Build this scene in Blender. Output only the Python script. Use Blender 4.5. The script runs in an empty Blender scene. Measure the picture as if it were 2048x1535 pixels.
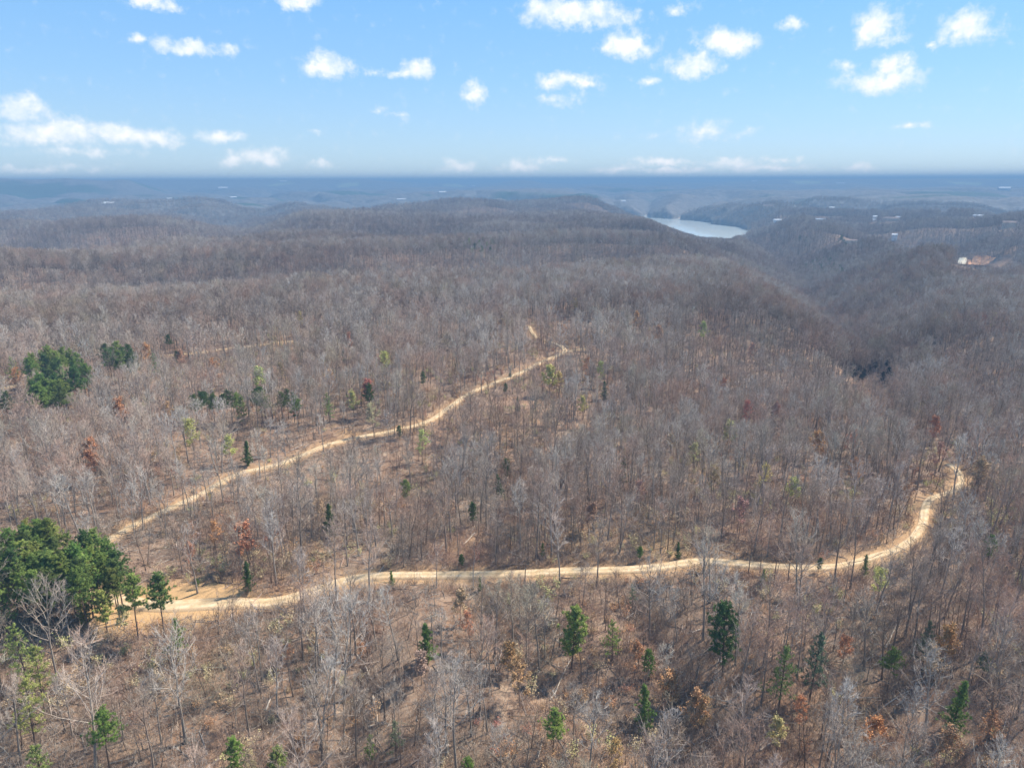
import bpy, math, random
import numpy as np
from mathutils import Vector, Matrix

# ------------------------------------------------------------------ camera, sky, sun, exposure
S = bpy.context.scene
COL = S.collection
R = math.radians
CAM_Z = 110.0
FPX = 1420.0            # focal length in pixels of the 2048 px wide photograph
PITCH = R(16.0)
ROLL = R(-0.22)
cam_d = bpy.data.cameras.new('camera')
cam_d.sensor_width = 36.0
cam_d.lens = 36.0 * FPX / 2048.0
cam_d.clip_start = 1.0
cam_d.clip_end = 120000.0
cam = bpy.data.objects.new('camera', cam_d)
COL.objects.link(cam)
cam.rotation_mode = 'XYZ'
CAM_M = Matrix.Rotation(math.pi / 2 - PITCH, 4, 'X') @ Matrix.Rotation(ROLL, 4, 'Z')
cam.matrix_world = Matrix.Translation((0, 0, CAM_Z)) @ CAM_M
S.camera = cam
CAM_R = np.array(CAM_M.to_3x3())

SUN_EL, SUN_AZ = 47.0, 62.0        # azimuth clockwise from the view direction (+Y)
HAZE_DENSITY = 2.5e-4
world = bpy.data.worlds.new('World')
S.world = world
world.use_nodes = True

S.view_settings.view_transform = 'Standard'
S.view_settings.look = 'None'
S.view_settings.gamma = 1.0
S.view_settings.use_curve_mapping = False
S.view_settings.exposure = 1.74
S.cycles.max_bounces = 4
S.cycles.diffuse_bounces = 2
S.cycles.glossy_bounces = 2
S.cycles.transmission_bounces = 2
S.cycles.volume_bounces = 0
S.cycles.transparent_max_bounces = 8
S.cycles.use_denoising = True

sun_d = bpy.data.lights.new('sun', 'SUN')
sun_d.energy = 2.75
sun_d.angle = R(3.0)
sun_d.color = (1.0, 0.94, 0.85)
sun = bpy.data.objects.new('sun', sun_d)
COL.objects.link(sun)
sdir = Vector((math.sin(R(SUN_AZ)) * math.cos(R(SUN_EL)), math.cos(R(SUN_AZ)) * math.cos(R(SUN_EL)), math.sin(R(SUN_EL))))
sun.rotation_euler = sdir.to_track_quat('Z', 'Y').to_euler()
sun.location = (300, 100, 400)


def px_dir(px, py):
    v = np.array([(px - 1024.0) / FPX, -(py - 767.5) / FPX, -1.0])
    d = CAM_R @ v
    return d / np.linalg.norm(d)


class NT:
    """small helper for node trees"""
    def __init__(self, nt):
        self.nt = nt
        nt.nodes.clear()

    def n(self, typ, ins=None, **kw):
        nd = self.nt.nodes.new(typ)
        for k, v in kw.items():
            setattr(nd, k, v)
        if ins:
            for k, v in ins.items():
                s = nd.inputs[k]
                if hasattr(v, 'is_output') or isinstance(v, bpy.types.NodeSocket):
                    self.nt.links.new(v, s)
                else:
                    s.default_value = v
        return nd

    def math(self, op, a, b=None, c=None, clamp=False):
        nd = self.nt.nodes.new('ShaderNodeMath')
        nd.operation = op
        nd.use_clamp = clamp
        for i, v in enumerate((a, b, c)):
            if v is None:
                continue
            if isinstance(v, bpy.types.NodeSocket):
                self.nt.links.new(v, nd.inputs[i])
            else:
                nd.inputs[i].default_value = v
        return nd.outputs[0]

    def vmath(self, op, a, b=None):
        nd = self.nt.nodes.new('ShaderNodeVectorMath')
        nd.operation = op
        for i, v in enumerate((a, b)):
            if v is None:
                continue
            if isinstance(v, bpy.types.NodeSocket):
                self.nt.links.new(v, nd.inputs[i])
            else:
                nd.inputs[i].default_value = v
        return nd.outputs['Value'] if op in ('LENGTH', 'DISTANCE', 'DOT_PRODUCT') else nd.outputs['Vector']

    def mix(self, fac, a, b, blend='MIX'):
        nd = self.nt.nodes.new('ShaderNodeMix')
        nd.data_type = 'RGBA'
        nd.blend_type = blend
        for key, v in ((0, fac), (6, a), (7, b)):
            if isinstance(v, bpy.types.NodeSocket):
                self.nt.links.new(v, nd.inputs[key])
            else:
                nd.inputs[key].default_value = v if key == 0 else (*v[:3], 1.0)
        return nd.outputs[2]

    def ramp(self, fac, stops):
        nd = self.nt.nodes.new('ShaderNodeValToRGB')
        cr = nd.color_ramp
        while len(cr.elements) < len(stops):
            cr.elements.new(0.5)
        for e, (p, c) in zip(cr.elements, stops):
            e.position = p
            e.color = (*c[:3], 1.0)
        self.nt.links.new(fac, nd.inputs[0])
        return nd.outputs[0]

    def noise(self, vec, scale, detail=3.0, rough=0.55, out='Fac', dim='3D'):
        nd = self.nt.nodes.new('ShaderNodeTexNoise')
        nd.noise_dimensions = dim
        nd.inputs['Scale'].default_value = scale
        nd.inputs['Detail'].default_value = detail
        nd.inputs['Roughness'].default_value = rough
        self.nt.links.new(vec, nd.inputs['Vector'])
        return nd.outputs[out]


def sky_world():
    t = NT(world.node_tree)
    sky = t.n('ShaderNodeTexSky', sky_type='NISHITA', sun_disc=False)
    sky.sun_elevation = R(SUN_EL)
    sky.sun_rotation = R(SUN_AZ)
    sky.altitude = 0
    sky.air_density = 1.0
    sky.dust_density = 0.1
    sky.ozone_density = 1.6
    tc = t.n('ShaderNodeTexCoord').outputs['Generated']
    sep = t.n('ShaderNodeSeparateXYZ', {0: tc})
    x, y, z = sep.outputs
    az = t.math('ARCTAN2', x, y)
    el = t.math('ARCSINE', z)
    P0 = t.n('ShaderNodeCombineXYZ', {0: az, 1: el, 2: 0.0}).outputs[0]
    # domain warp gives the puffs their ragged outline
    n1 = t.noise(P0, 26.0, 5.0, 0.62, 'Color')
    n1c = t.vmath('SUBTRACT', n1, (0.5, 0.5, 0.5))
    n1s = t.vmath('MULTIPLY', n1c, (0.050, 0.030, 0.0))
    P = t.vmath('ADD', P0, n1s)
    # (px, py, half width, half height, weight) of the clouds seen in the sky
    C = [(1140, 25, 100, 28, 1), (1210, 35, 75, 24, .8), (1090, 22, 55, 22, .9), (1360, 18, 34, 14, .6),
         (1255, 90, 45, 30, 1), (1290, 100, 35, 18, .7), (1455, 85, 62, 28, 1), (1490, 88, 36, 16, .7), (1380, 135, 62, 24, .95),
         (1370, 120, 26, 18, .7), (1300, 164, 24, 10, .8), (1130, 160, 75, 18, .75), (1165, 165, 48, 14, .7), (1120, 195, 60, 16, .55), (1585, 50, 34, 16, .85),
         (1755, 55, 52, 30, 1), (1735, 65, 36, 22, .8), (1775, 75, 40, 16, .7), (1860, 88, 20, 10, .8), (1935, 50, 62, 30, 1), (1965, 62, 44, 18, .7),
         (1765, 160, 95, 22, 1), (1790, 130, 42, 22, .8), (1690, 135, 30, 12, .55), (1830, 158, 34, 14, .6),
         (1830, 248, 38, 8, .65), (1405, 262, 62, 22, .6), (1500, 262, 30, 10, .4), (1300, 272, 22, 10, .45),
         (835, 138, 36, 22, 1), (815, 147, 34, 10, .8), (755, 138, 26, 12, .6), (655, 130, 48, 26, 1), (630, 136, 34, 14, .8),
         (950, 185, 30, 28, .72), (380, 95, 60, 16, .95), (320, 85, 38, 16, .75), (455, 98, 34, 15, .9), (268, 82, 22, 10, .7),
         (300, 2, 60, 12, .9), (590, 5, 44, 16, .95), (35, 216, 62, 30, 1.0), (120, 268, 110, 26, .95), (50, 268, 60, 20, .8),
         (270, 272, 110, 20, 1), (440, 275, 55, 14, .85), (520, 315, 80, 18, .85), (470, 322, 50, 12, .8), (170, 303, 120, 12, .6), (90, 335, 150, 9, .6),
         (760, 218, 30, 9, .5), (800, 230, 26, 8, .4), (635, 272, 20, 7, .45), (920, 332, 46, 15, .8), (900, 325, 26, 12, .6),
         (1040, 332, 48, 17, .9), (1330, 325, 60, 10, .85), (1460, 327, 70, 14, .95), (1340, 342, 90, 9, .9), (1230, 338, 60, 10, .8), (1520, 337, 120, 9, .8),
         (1720, 336, 60, 9, .75), (640, 330, 40, 9, .7), (1560, 320, 60, 8, .65), (1105, 322, 40, 9, .7)]
    acc = None
    for (px, py, hw, hh, w) in C:
        d = px_dir(px, py)
        a, e = math.atan2(d[0], d[1]), math.asin(d[2])
        dx = t.vmath('SUBTRACT', P, (a, e, 0.0))
        f = FPX * (1 if abs(px - 1024) < 500 else 1.22)
        ds = t.vmath('MULTIPLY', dx, (f / (hw * 1.22), FPX / (hh * 1.22), 1.0))
        ln = t.vmath('LENGTH', ds)
        v = t.math('MULTIPLY_ADD', ln, -w, w)
        acc = v if acc is None else t.math('SMOOTH_MAX', acc, v, 0.12)
    # beyond the frame the same fair weather clouds go on
    nb = t.noise(P0, 3.2, 6.0, 0.55)
    gen = t.math('MULTIPLY', t.math('SUBTRACT', nb, 0.57), 5.0)
    outaz = t.math('GREATER_THAN', t.math('ABSOLUTE', az), 0.72)
    outel = t.math('GREATER_THAN', el, 0.30)
    outm = t.math('MAXIMUM', outaz, outel)
    gen = t.math('MULTIPLY', gen, outm)
    acc = t.math('MAXIMUM', acc, gen)
    n2 = t.noise(P0, 60.0, 5.0, 0.62)
    dens = t.math('ADD', acc, t.math('MULTIPLY', t.math('SUBTRACT', n2, 0.5), 1.25))
    mask = t.n('ShaderNodeMapRange', {0: dens, 1: 0.05, 2: 0.72, 3: 0.0, 4: 0.96}, interpolation_type='SMOOTHSTEP').outputs[0]
    up = t.math('GREATER_THAN', el, 0.0)
    mask = t.math('MULTIPLY', mask, up)
    # clouds show lighter cores and cooler thin edges
    core = t.n('ShaderNodeMapRange', {0: dens, 1: 0.2, 2: 0.9, 3: 0.0, 4: 1.0}).outputs[0]
    wisp = t.n('ShaderNodeMapRange', {0: t.noise(P0, 34.0, 4.0, 0.6), 1: .32, 2: .60, 3: .45, 4: 1.0}).outputs[0]
    mask = t.math('MULTIPLY', mask, wisp)
    ccol = t.mix(core, (1.85, 2.08, 2.25), (2.62, 2.58, 2.58))
    grad = t.n('ShaderNodeMapRange', {0: el, 1: 0.0, 2: 0.26, 3: 0.0, 4: 1.0}).outputs[0]
    tint = t.ramp(grad, [(0.0, SKY_T[0]), (0.25, SKY_T[1]), (0.6, SKY_T[2]), (1.0, SKY_T[3])])
    skyc = t.mix(1.0, sky.outputs[0], tint, 'MULTIPLY')
    skyc = t.vmath('SCALE', skyc, None)
    skyc.node.inputs['Scale'].default_value = SKY_GAIN
    ge = t.n('ShaderNodeMapRange', {0: el, 1: 0.0, 2: 1.5708, 3: 0.0, 4: 1.0}).outputs[0]
    even = t.ramp(ge, [(0.0, (1.44 / 4, 1.90 / 4, 2.24 / 4)), (0.02, (1.27 / 4, 1.80 / 4, 2.28 / 4)), (0.08, (.88 / 4, 1.58 / 4, 2.34 / 4)), (0.16, (.56 / 4, 1.30 / 4, 2.32 / 4)), (0.45, (.36 / 4, .95 / 4, 2.0 / 4))])
    even = t.vmath('SCALE', even, None)
    even.node.inputs['Scale'].default_value = 3.72
    skyc = t.mix(.68, skyc, even)
    col = t.mix(mask, skyc, ccol)
    bg = t.n('ShaderNodeBackground', {'Color': col, 'Strength': 0.14})
    out = t.n('ShaderNodeOutputWorld', {'Surface': bg.outputs[0]})
    world.cycles.sampling_method = 'MANUAL'
    world.cycles.sample_map_resolution = 512


SKY_T = [(.59, .66, .84), (.51, .64, .86), (.50, .67, .92), (.50, .76, 1.0)]
SKY_GAIN = 0.415
sky_world()

# ------------------------------------------------------------------ noise and terrain
RNG = np.random.default_rng(11)
random.seed(5)


def _hash(ix, iy, s):
    h = (ix.astype(np.int64) * 374761393 + iy.astype(np.int64) * 668265263 + s * 1442695041) & 0xFFFFFFFF
    h = ((h ^ (h >> 13)) * 1274126177) & 0xFFFFFFFF
    return ((h ^ (h >> 16)) & 0xFFFFFF) / float(0xFFFFFF)


def vnoise(x, y, s=0):
    ix, iy = np.floor(x), np.floor(y)
    fx, fy = x - ix, y - iy
    ix, iy = ix.astype(np.int64), iy.astype(np.int64)
    u, v = fx * fx * fx * (fx * (fx * 6 - 15) + 10), fy * fy * fy * (fy * (fy * 6 - 15) + 10)
    a, b = _hash(ix, iy, s), _hash(ix + 1, iy, s)
    c, d = _hash(ix, iy + 1, s), _hash(ix + 1, iy + 1, s)
    return (a + (b - a) * u) * (1 - v) + (c + (d - c) * u) * v


def fbm(x, y, wave, oct=4, s=0, gain=0.5):
    x, y = np.asarray(x, float) / wave, np.asarray(y, float) / wave
    r, a, t = 0.0, 1.0, 0.0
    for o in range(oct):
        c, q = math.cos(1.1 * o), math.sin(1.1 * o)
        r = r + a * (vnoise(x * c - y * q + 17.3 * o, x * q + y * c - 9.1 * o, s + o) * 2 - 1)
        t += a
        a *= gain
        x, y = x * 2.03, y * 2.03
    return r / t


def sstep(a, b, x):
    t = np.clip((x - a) / (b - a), 0, 1)
    return t * t * (3 - 2 * t)


def plane_pt(px, py, z):
    d = px_dir(px, py)
    t = (z - CAM_Z) / d[2]
    return d[0] * t, d[1] * t, z


def seg_dist(x, y, pts, z_on=True):
    """distance to a polyline and the interpolated z of its nearest point"""
    best = np.full(x.shape, 1e9)
    zz = np.zeros(x.shape)
    for (x0, y0, z0), (x1, y1, z1) in zip(pts[:-1], pts[1:]):
        dx, dy = x1 - x0, y1 - y0
        L = dx * dx + dy * dy + 1e-9
        t = np.clip(((x - x0) * dx + (y - y0) * dy) / L, 0, 1)
        d = np.hypot(x - x0 - t * dx, y - y0 - t * dy)
        m = d < best
        best = np.where(m, d, best)
        zz = np.where(m, z0 + t * (z1 - z0), zz)
    return best, zz


def V(*l):
    return [plane_pt(*p) for p in l]


VALLEYS = [   # polyline, side slope, flat half width
    (V((1790, 815, -4), (1735, 768, -28), (1695, 725, -46), (1650, 668, -62), (1612, 612, -71), (1598, 588, -74), (1570, 548, -76), (1520, 515, -78), (1470, 494, -79), (1432, 478, -88)), .50, 7),
    (V((-500, 700, -30), (-150, 688, -40), (200, 676, -50), (600, 666, -56), (830, 655, -60), (980, 632, -64), (1150, 626, -67), (1350, 632, -70), (1500, 626, -73), (1605, 602, -78)), .46, 8),
    (V((1570, 548, -83), (1680, 530, -62), (1850, 515, -42), (2150, 500, -20)), .46, 5),
    (V((1480, 494, -86), (1580, 472, -66), (1720, 460, -50), (1850, 452, -36), (2100, 440, -16)), .42, 6),
    (V((1598, 588, -78), (1520, 562, -58), (1420, 532, -38), (1250, 512, -18)), .42, 4),
    (V((1420, 476, -90), (1368, 458, -90), (1318, 446, -90), (1245, 441, -90), (1100, 436, -90), (900, 428, -90)), .50, 172),
    (V((1345, 444, -88), (1420, 415, -60), (1460, 400, -30)), .40, 10),
    (V((1290, 440, -88), (1300, 410, -60), (1310, 396, -25)), .40, 10),
    (V((700, 455, -60), (820, 440, -70), (950, 431, -88)), .28, 10),
    (V((-200, 470, -30), (150, 465, -40), (420, 460, -50), (700, 455, -60)), .22, 10),
    (V((200, 425, -10), (500, 418, -30), (800, 420, -70), (900, 427, -88)), .25, 10),
    # hollows in front of the lower road
    (V((1225, 1180, -1), (1270, 1235, -5), (1320, 1330, -9), (1350, 1500, -12), (1380, 1900, -15)), .34, 1),
    (V((700, 1215, -1), (720, 1290, -5), (700, 1400, -8), (680, 1560, -11), (660, 1900, -15)), .30, 1),
    (V((960, 1190, -1), (970, 1250, -4), (1010, 1330, -7), (1150, 1420, -9), (1330, 1520, -12)), .30, 1),
    (V((1880, 1210, -1), (1800, 1290, -5), (1740, 1400, -8), (1700, 1560, -12)), .28, 1),
    # shallow draw between the two roads
    (V((560, 1020, -4), (800, 990, -9), (1050, 960, -13), (1300, 900, -17), (1500, 830, -22), (1700, 790, -24)), .16, 6),
]


CEIL_A, CEIL_T = [], []
for _px, _py in ((1130, 415), (1200, 427), (1290, 440), (1330, 456), (1370, 471), (1400, 479), (1460, 482), (1490, 470), (1530, 430), (1600, 405)):
    _d = px_dir(_px, _py)
    CEIL_A.append(math.degrees(math.atan2(_d[0], _d[1])))
    CEIL_T.append(math.degrees(math.atan2(-_d[2], math.hypot(_d[0], _d[1]))))


_d = px_dir(1968, 528)
KNOLL = (_d[0] / math.hypot(_d[0], _d[1]) * 1110, _d[1] / math.hypot(_d[0], _d[1]) * 1110)


def H0(x, y):
    x, y = np.asarray(x, float), np.asarray(y, float)
    r = np.hypot(x, y)
    far = sstep(350, 1600, r)
    h = fbm(x, y, 700, 4, 3) * (4 + 26 * far) + fbm(x, y, 90, 3, 8) * 1.6 * (1 - far)
    rid = 1 - np.abs(fbm(x, y, 1500, 4, 21))
    h = h - far * 52 * np.clip(rid - 0.74, 0, 1) / 0.26 + far * 10
    h = np.maximum(h, -58)
    h = h + sstep(3000, 12000, r) * 12
    h = h + sstep(1200, 4000, r) * fbm(x, y, 2600, 3, 44) * 20 + sstep(5000, 9000, r) * fbm(x, y, 4200, 3, 45) * 16
    h = h - sstep(700, 1500, r) * 44 * np.clip(1 - np.abs(fbm(x, y, 900, 3, 47)) * 4.5, 0, 1)
    # foreground falls gently towards the camera side
    h = h - 5 * sstep(160, 90, y) * (r < 400)
    wob = 1 + 0.42 * fbm(x, y, 260, 3, 31)
    for pts, slope, flat in VALLEYS:
        P = np.array(pts)
        ext = 420
        m = (x > P[:, 0].min() - ext) & (x < P[:, 0].max() + ext) & (y > P[:, 1].min() - ext) & (y < P[:, 1].max() + ext)
        if not m.any():
            continue
        d, z = seg_dist(x[m], y[m], pts)
        dd = np.maximum(0, d * wob[m] - flat)
        hv = z + slope * dd - 3 * np.exp(-dd / 8) + 3
        a = h[m]
        k = 9.0
        q = np.clip(0.5 + 0.5 * (hv - a) / k, 0, 1)
        h[m] = hv * (1 - q) + a * q - k * q * (1 - q)
    # the hill shoulders step down towards the lake
    a_ = np.degrees(np.arctan2(x, np.maximum(y, 1)))
    tc = np.interp(a_, CEIL_A, CEIL_T)
    cap = CAM_Z - np.minimum(r, 2750) * np.tan(np.radians(tc)) - 22 + np.maximum(r - 2750, 0) * .30
    on = (y > 0) & (r > 500) & (r < 3400) & (a_ > CEIL_A[0]) & (a_ < CEIL_A[-1])
    q = np.clip(.5 + .5 * (cap - h) / 6.0, 0, 1)
    h = np.where(on, cap * (1 - q) + h * q - 6.0 * q * (1 - q), h)
    h = np.maximum(h, -96)
    # long blue ridges on the horizon
    az = np.degrees(np.arctan2(x, np.maximum(y, 1)))
    az = np.where(y > 0, az, 90)
    m1 = sstep(5600, 7000, r) * sstep(9500, 7800, r)
    t1 = 125 - 4.5 * (1 + np.sin(az * 1.9 + 1.0)) - 16 * np.exp(-((az + 28.6) / .8) ** 2) - 5 * np.abs(fbm(x, y, 1500, 3, 88))
    k1 = sstep(-24.4, -28.2, az) * m1
    h = h + k1 * (t1 - h)
    m2 = sstep(9000, 10500, r) * sstep(15500, 12500, r)
    k2 = (sstep(-6, -12, az) + .8 * np.exp(-((az - 0.9) / 1.6) ** 2) * .9 + .7 * sstep(12, 20, az)) * m2
    h = h + np.clip(k2, 0, 1) * np.maximum(122 - h, 0)
    # knoll that carries the clay bank
    h = h + 17 * np.exp(-((x - KNOLL[0]) ** 2 + (y - KNOLL[1]) ** 2) / 75 ** 2)
    h = np.minimum(h, 126.0)
    return h


def ground_px(px, py, Hf=None, extra=0.0, dmin=60.0, dmax=40000.0):
    """the point of the ground (or of a level EXTRA above it) seen at a pixel"""
    Hf = Hf or H0
    d = px_dir(px, py)
    hl = math.hypot(d[0], d[1])
    t = np.geomspace(dmin, dmax, 2600)
    x, y = d[0] / hl * t, d[1] / hl * t
    z = CAM_Z + d[2] / hl * t
    g = Hf(x, y) + extra
    k = np.argmax(g > z)
    if g[k] <= z[k]:
        k = len(t) - 1
    if k > 0:
        a0, a1 = z[k - 1] - g[k - 1], z[k] - g[k]
        f = a0 / (a0 - a1 + 1e-9)
        tt = t[k - 1] + f * (t[k] - t[k - 1])
    else:
        tt = t[k]
    return d[0] / hl * tt, d[1] / hl * tt


# roads ------------------------------------------------------------
def catmull(P, step):
    P = np.array(P, float)
    out = []
    for i in range(len(P) - 1):
        p0, p1, p2, p3 = P[max(i - 1, 0)], P[i], P[i + 1], P[min(i + 2, len(P) - 1)]
        n = max(2, int(np.linalg.norm(p2 - p1) / step))
        for k in range(n):
            t = k / n
            out.append(0.5 * (2 * p1 + (p2 - p0) * t + (2 * p0 - 5 * p1 + 4 * p2 - p3) * t * t + (3 * p1 - p0 - 3 * p2 + p3) * t ** 3))
    out.append(P[-1])
    return np.array(out)


ROADS_PX = [
    ('lower', 4.4, [(150, 1180), (215, 1192), (280, 1206), (340, 1210), (400, 1206), (470, 1204), (545, 1203), (600, 1190), (650, 1172), (700, 1158), (760, 1150), (850, 1148), (950, 1148), (1050, 1145), (1150, 1140), (1250, 1138), (1320, 1132), (1400, 1121), (1470, 1125), (1560, 1132), (1650, 1133), (1705, 1125), (1745, 1112), (1790, 1098), (1825, 1075), (1845, 1045), (1850, 1015), (1862, 996), (1900, 984), (1922, 965), (1915, 940), (1896, 928)]),
    ('upper', 3.4, [(130, 1115), (205, 1085), (260, 1053), (330, 1020), (400, 988), (440, 965), (480, 945), (540, 932), (600, 912), (650, 890), (720, 873), (790, 860), (860, 840), (900, 812), (940, 785), (990, 765), (1040, 745), (1090, 720), (1128, 704), (1122, 692), (1100, 683)]),
    ('spur', 2.0, [(1128, 704), (1150, 699), (1172, 697)]),
    ('back', 2.4, [(300, 712), (390, 706), (450, 697), (520, 690), (550, 684), (590, 682)]),
    ('left', 4.0, [(-60, 782), (0, 776), (40, 768)]),
    ('loop', 3.4, [(1058, 652), (1064, 664), (1075, 676)]),
]
ROADS = []
for nm, w, pp in ROADS_PX:
    g = [ground_px(*p) for p in pp]
    c = catmull(g, 2.5)
    z = H0(c[:, 0], c[:, 1])
    k = np.ones(9) / 9
    zs = np.convolve(np.pad(z, 4, mode='edge'), k, mode='valid')
    ROADS.append((nm, w, np.column_stack([c, zs])))


def road_info(x, y):
    """distance from the nearest road edge, road level there"""
    best = np.full(x.shape, 1e9)
    zz = np.zeros(x.shape)
    m = (np.hypot(x, y) < 640) & (y > 60)
    if m.any():
        xs, ys = x[m], y[m]
        b, zb = np.full(xs.shape, 1e9), np.zeros(xs.shape)
        for nm, w, P in ROADS:
            Q = P[::3] if len(P) > 8 else P
            Q = np.vstack([Q, P[-1:]])
            d, z = seg_dist(xs, ys, [tuple(q) for q in Q])
            d = d - w / 2
            mm = d < b
            b = np.where(mm, d, b)
            zb = np.where(mm, z, zb)
        best[m], zz[m] = b, zb
    return best, zz


CLEAR = [ground_px(330, 1205), ground_px(400, 1200), ground_px(270, 1215)]


def H(x, y):
    x, y = np.atleast_1d(np.asarray(x, float)), np.atleast_1d(np.asarray(y, float))
    h = H0(x, y)
    d, z = road_info(x, y)
    bank = 0.55 * np.exp(-((d - 3.4) / 1.2) ** 2) * (y > 0)
    a = sstep(3.8, 1.2, d)
    return h * (1 - a) + (z - 0.45) * a + bank * (1 - a) * 0.8 * (fbm(x, y, 14, 2, 77) + .4)


def hz(x, y):
    return float(H(np.array([x]), np.array([y]))[0])


# ------------------------------------------------------------------ object helpers
def tag(o, label=None, cat=None, group=None, kind=None):
    if label: o['label'] = label
    if cat: o['category'] = cat
    if group: o['group'] = group
    if kind: o['kind'] = kind
    return o


def mesh_np(name, V_, F_, mats=(), midx=None, smooth=True, attrs=None):
    """V_ (n,3), F_ list of faces or (m,k) array"""
    me = bpy.data.meshes.new(name)
    V_ = np.asarray(V_, np.float32)
    if isinstance(F_, np.ndarray):
        k = F_.shape[1]
        m = len(F_)
        me.vertices.add(len(V_))
        me.vertices.foreach_set('co', V_.ravel())
        me.loops.add(m * k)
        me.loops.foreach_set('vertex_index', F_.ravel().astype(np.int32))
        me.polygons.add(m)
        me.polygons.foreach_set('loop_start', (np.arange(m) * k).astype(np.int32))
        if midx is not None:
            me.polygons.foreach_set('material_index', np.asarray(midx, np.int32))
        me.update(calc_edges=True)
    else:
        me.from_pydata([tuple(v) for v in V_], [], F_)
        if midx is not None:
            me.polygons.foreach_set('material_index', np.asarray(midx, np.int32))
    me.polygons.foreach_set('use_smooth', [smooth] * len(me.polygons))
    for m_ in mats:
        me.materials.append(m_)
    for k_, v_ in (attrs or {}).items():
        a = me.attributes.new(k_, 'FLOAT', 'POINT')
        a.data.foreach_set('value', np.asarray(v_, np.float32))
    me.update()
    return me


def add_obj(name, me, parent=None, loc=None, rot=None):
    o = bpy.data.objects.new(name, me)
    COL.objects.link(o)
    if parent is not None:
        o.parent = parent
    if loc is not None:
        o.location = loc
    if rot is not None:
        o.rotation_euler = rot
    return o


def mat(name):
    m = bpy.data.materials.new(name)
    m.use_nodes = True
    t = NT(m.node_tree)
    b = t.n('ShaderNodeBsdfPrincipled')
    b.inputs['Roughness'].default_value = 0.9
    b.inputs['Specular IOR Level'].default_value = 0.15
    t.n('ShaderNodeOutputMaterial', {'Surface': b.outputs[0]})
    return m, t, b


def link(t, a, b):
    t.nt.links.new(a, b)


# ------------------------------------------------------------------ materials
def m_ground():
    m, t, b = mat('leaf_litter')
    g = t.n('ShaderNodeNewGeometry').outputs['Position']
    big = t.noise(g, 0.022, 4, .6)
    mid = t.noise(g, 0.16, 5, .65)
    fine = t.noise(g, 1.3, 4, .7)
    c = t.ramp(mid, [(0.30, (.068, .038, .024)), (0.43, (.165, .098, .060)), (0.55, (.26, .172, .112)), (0.70, (.38, .275, .185))])
    rust = t.ramp(big, [(0.40, (0, 0, 0)), (0.62, (1, 1, 1))])
    c = t.mix(t.math('MULTIPLY', rust, 0.45), c, (.33, .17, .085))
    c = t.mix(t.n('ShaderNodeMapRange', {0: fine, 1: .4, 2: .75, 3: 0, 4: .55}).outputs[0], c, (.33, .26, .195))
    verge = t.n('ShaderNodeAttribute', attribute_name='verge').outputs['Fac']
    vn = t.math('MULTIPLY', verge, t.math('ADD', t.math('MULTIPLY', mid, 1.4), .25), clamp=True)
    c = t.mix(vn, c, (.50, .31, .145))
    link(t, c, b.inputs['Base Color'])
    vf = t.noise(g, 4.5, 3, .75)
    c = t.mix(t.n('ShaderNodeMapRange', {0: vf, 1: .45, 2: .7, 3: 0, 4: .6}).outputs[0], c, t.mix(.5, c, (.07, .045, .03)))
    link(t, c, b.inputs['Base Color'])
    bp = t.n('ShaderNodeBump', {'Height': fine, 'Strength': 0.6, 'Distance': 0.25})
    link(t, bp.outputs[0], b.inputs['Normal'])
    return m


def m_road():
    m, t, b = mat('pale_dirt')
    g = t.n('ShaderNodeNewGeometry').outputs['Position']
    cr = t.n('ShaderNodeAttribute', attribute_name='across').outputs['Fac']   # 0 centre .. 1 edge
    n = t.noise(g, .35, 5, .65)
    n2 = t.noise(g, 2.5, 4, .7)
    c = t.ramp(n, [(.3, (.46, .30, .155)), (.5, (.60, .44, .26)), (.7, (.74, .60, .41))])
    c = t.mix(t.math('MULTIPLY', n2, .35), c, (.40, .26, .13))
    c = t.mix(t.n('ShaderNodeMapRange', {0: t.math('ADD', cr, t.math('MULTIPLY', t.math('SUBTRACT', n, .5), 1.2)), 1: .55, 2: 1.0, 3: 0, 4: .8}).outputs[0], c, (.40, .26, .14))
    c = t.mix(t.n('ShaderNodeMapRange', {0: t.math('ADD', cr, t.math('MULTIPLY', t.math('SUBTRACT', n2, .5), .3)), 1: .28, 2: .12, 3: 0, 4: .45}).outputs[0], c, (.36, .27, .14))
    link(t, c, b.inputs['Base Color'])
    bp = t.n('ShaderNodeBump', {'Height': n2, 'Strength': 0.5, 'Distance': 0.15})
    link(t, bp.outputs[0], b.inputs['Normal'])
    return m


TINT = [(0.0, (.21, .135, .088)), (.25, (.34, .25, .18)), (.5, (.455, .375, .295)), (.75, (.56, .495, .415)), (.9, (.68, .62, .54)), (1.0, (.44, .36, .19))]


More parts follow.
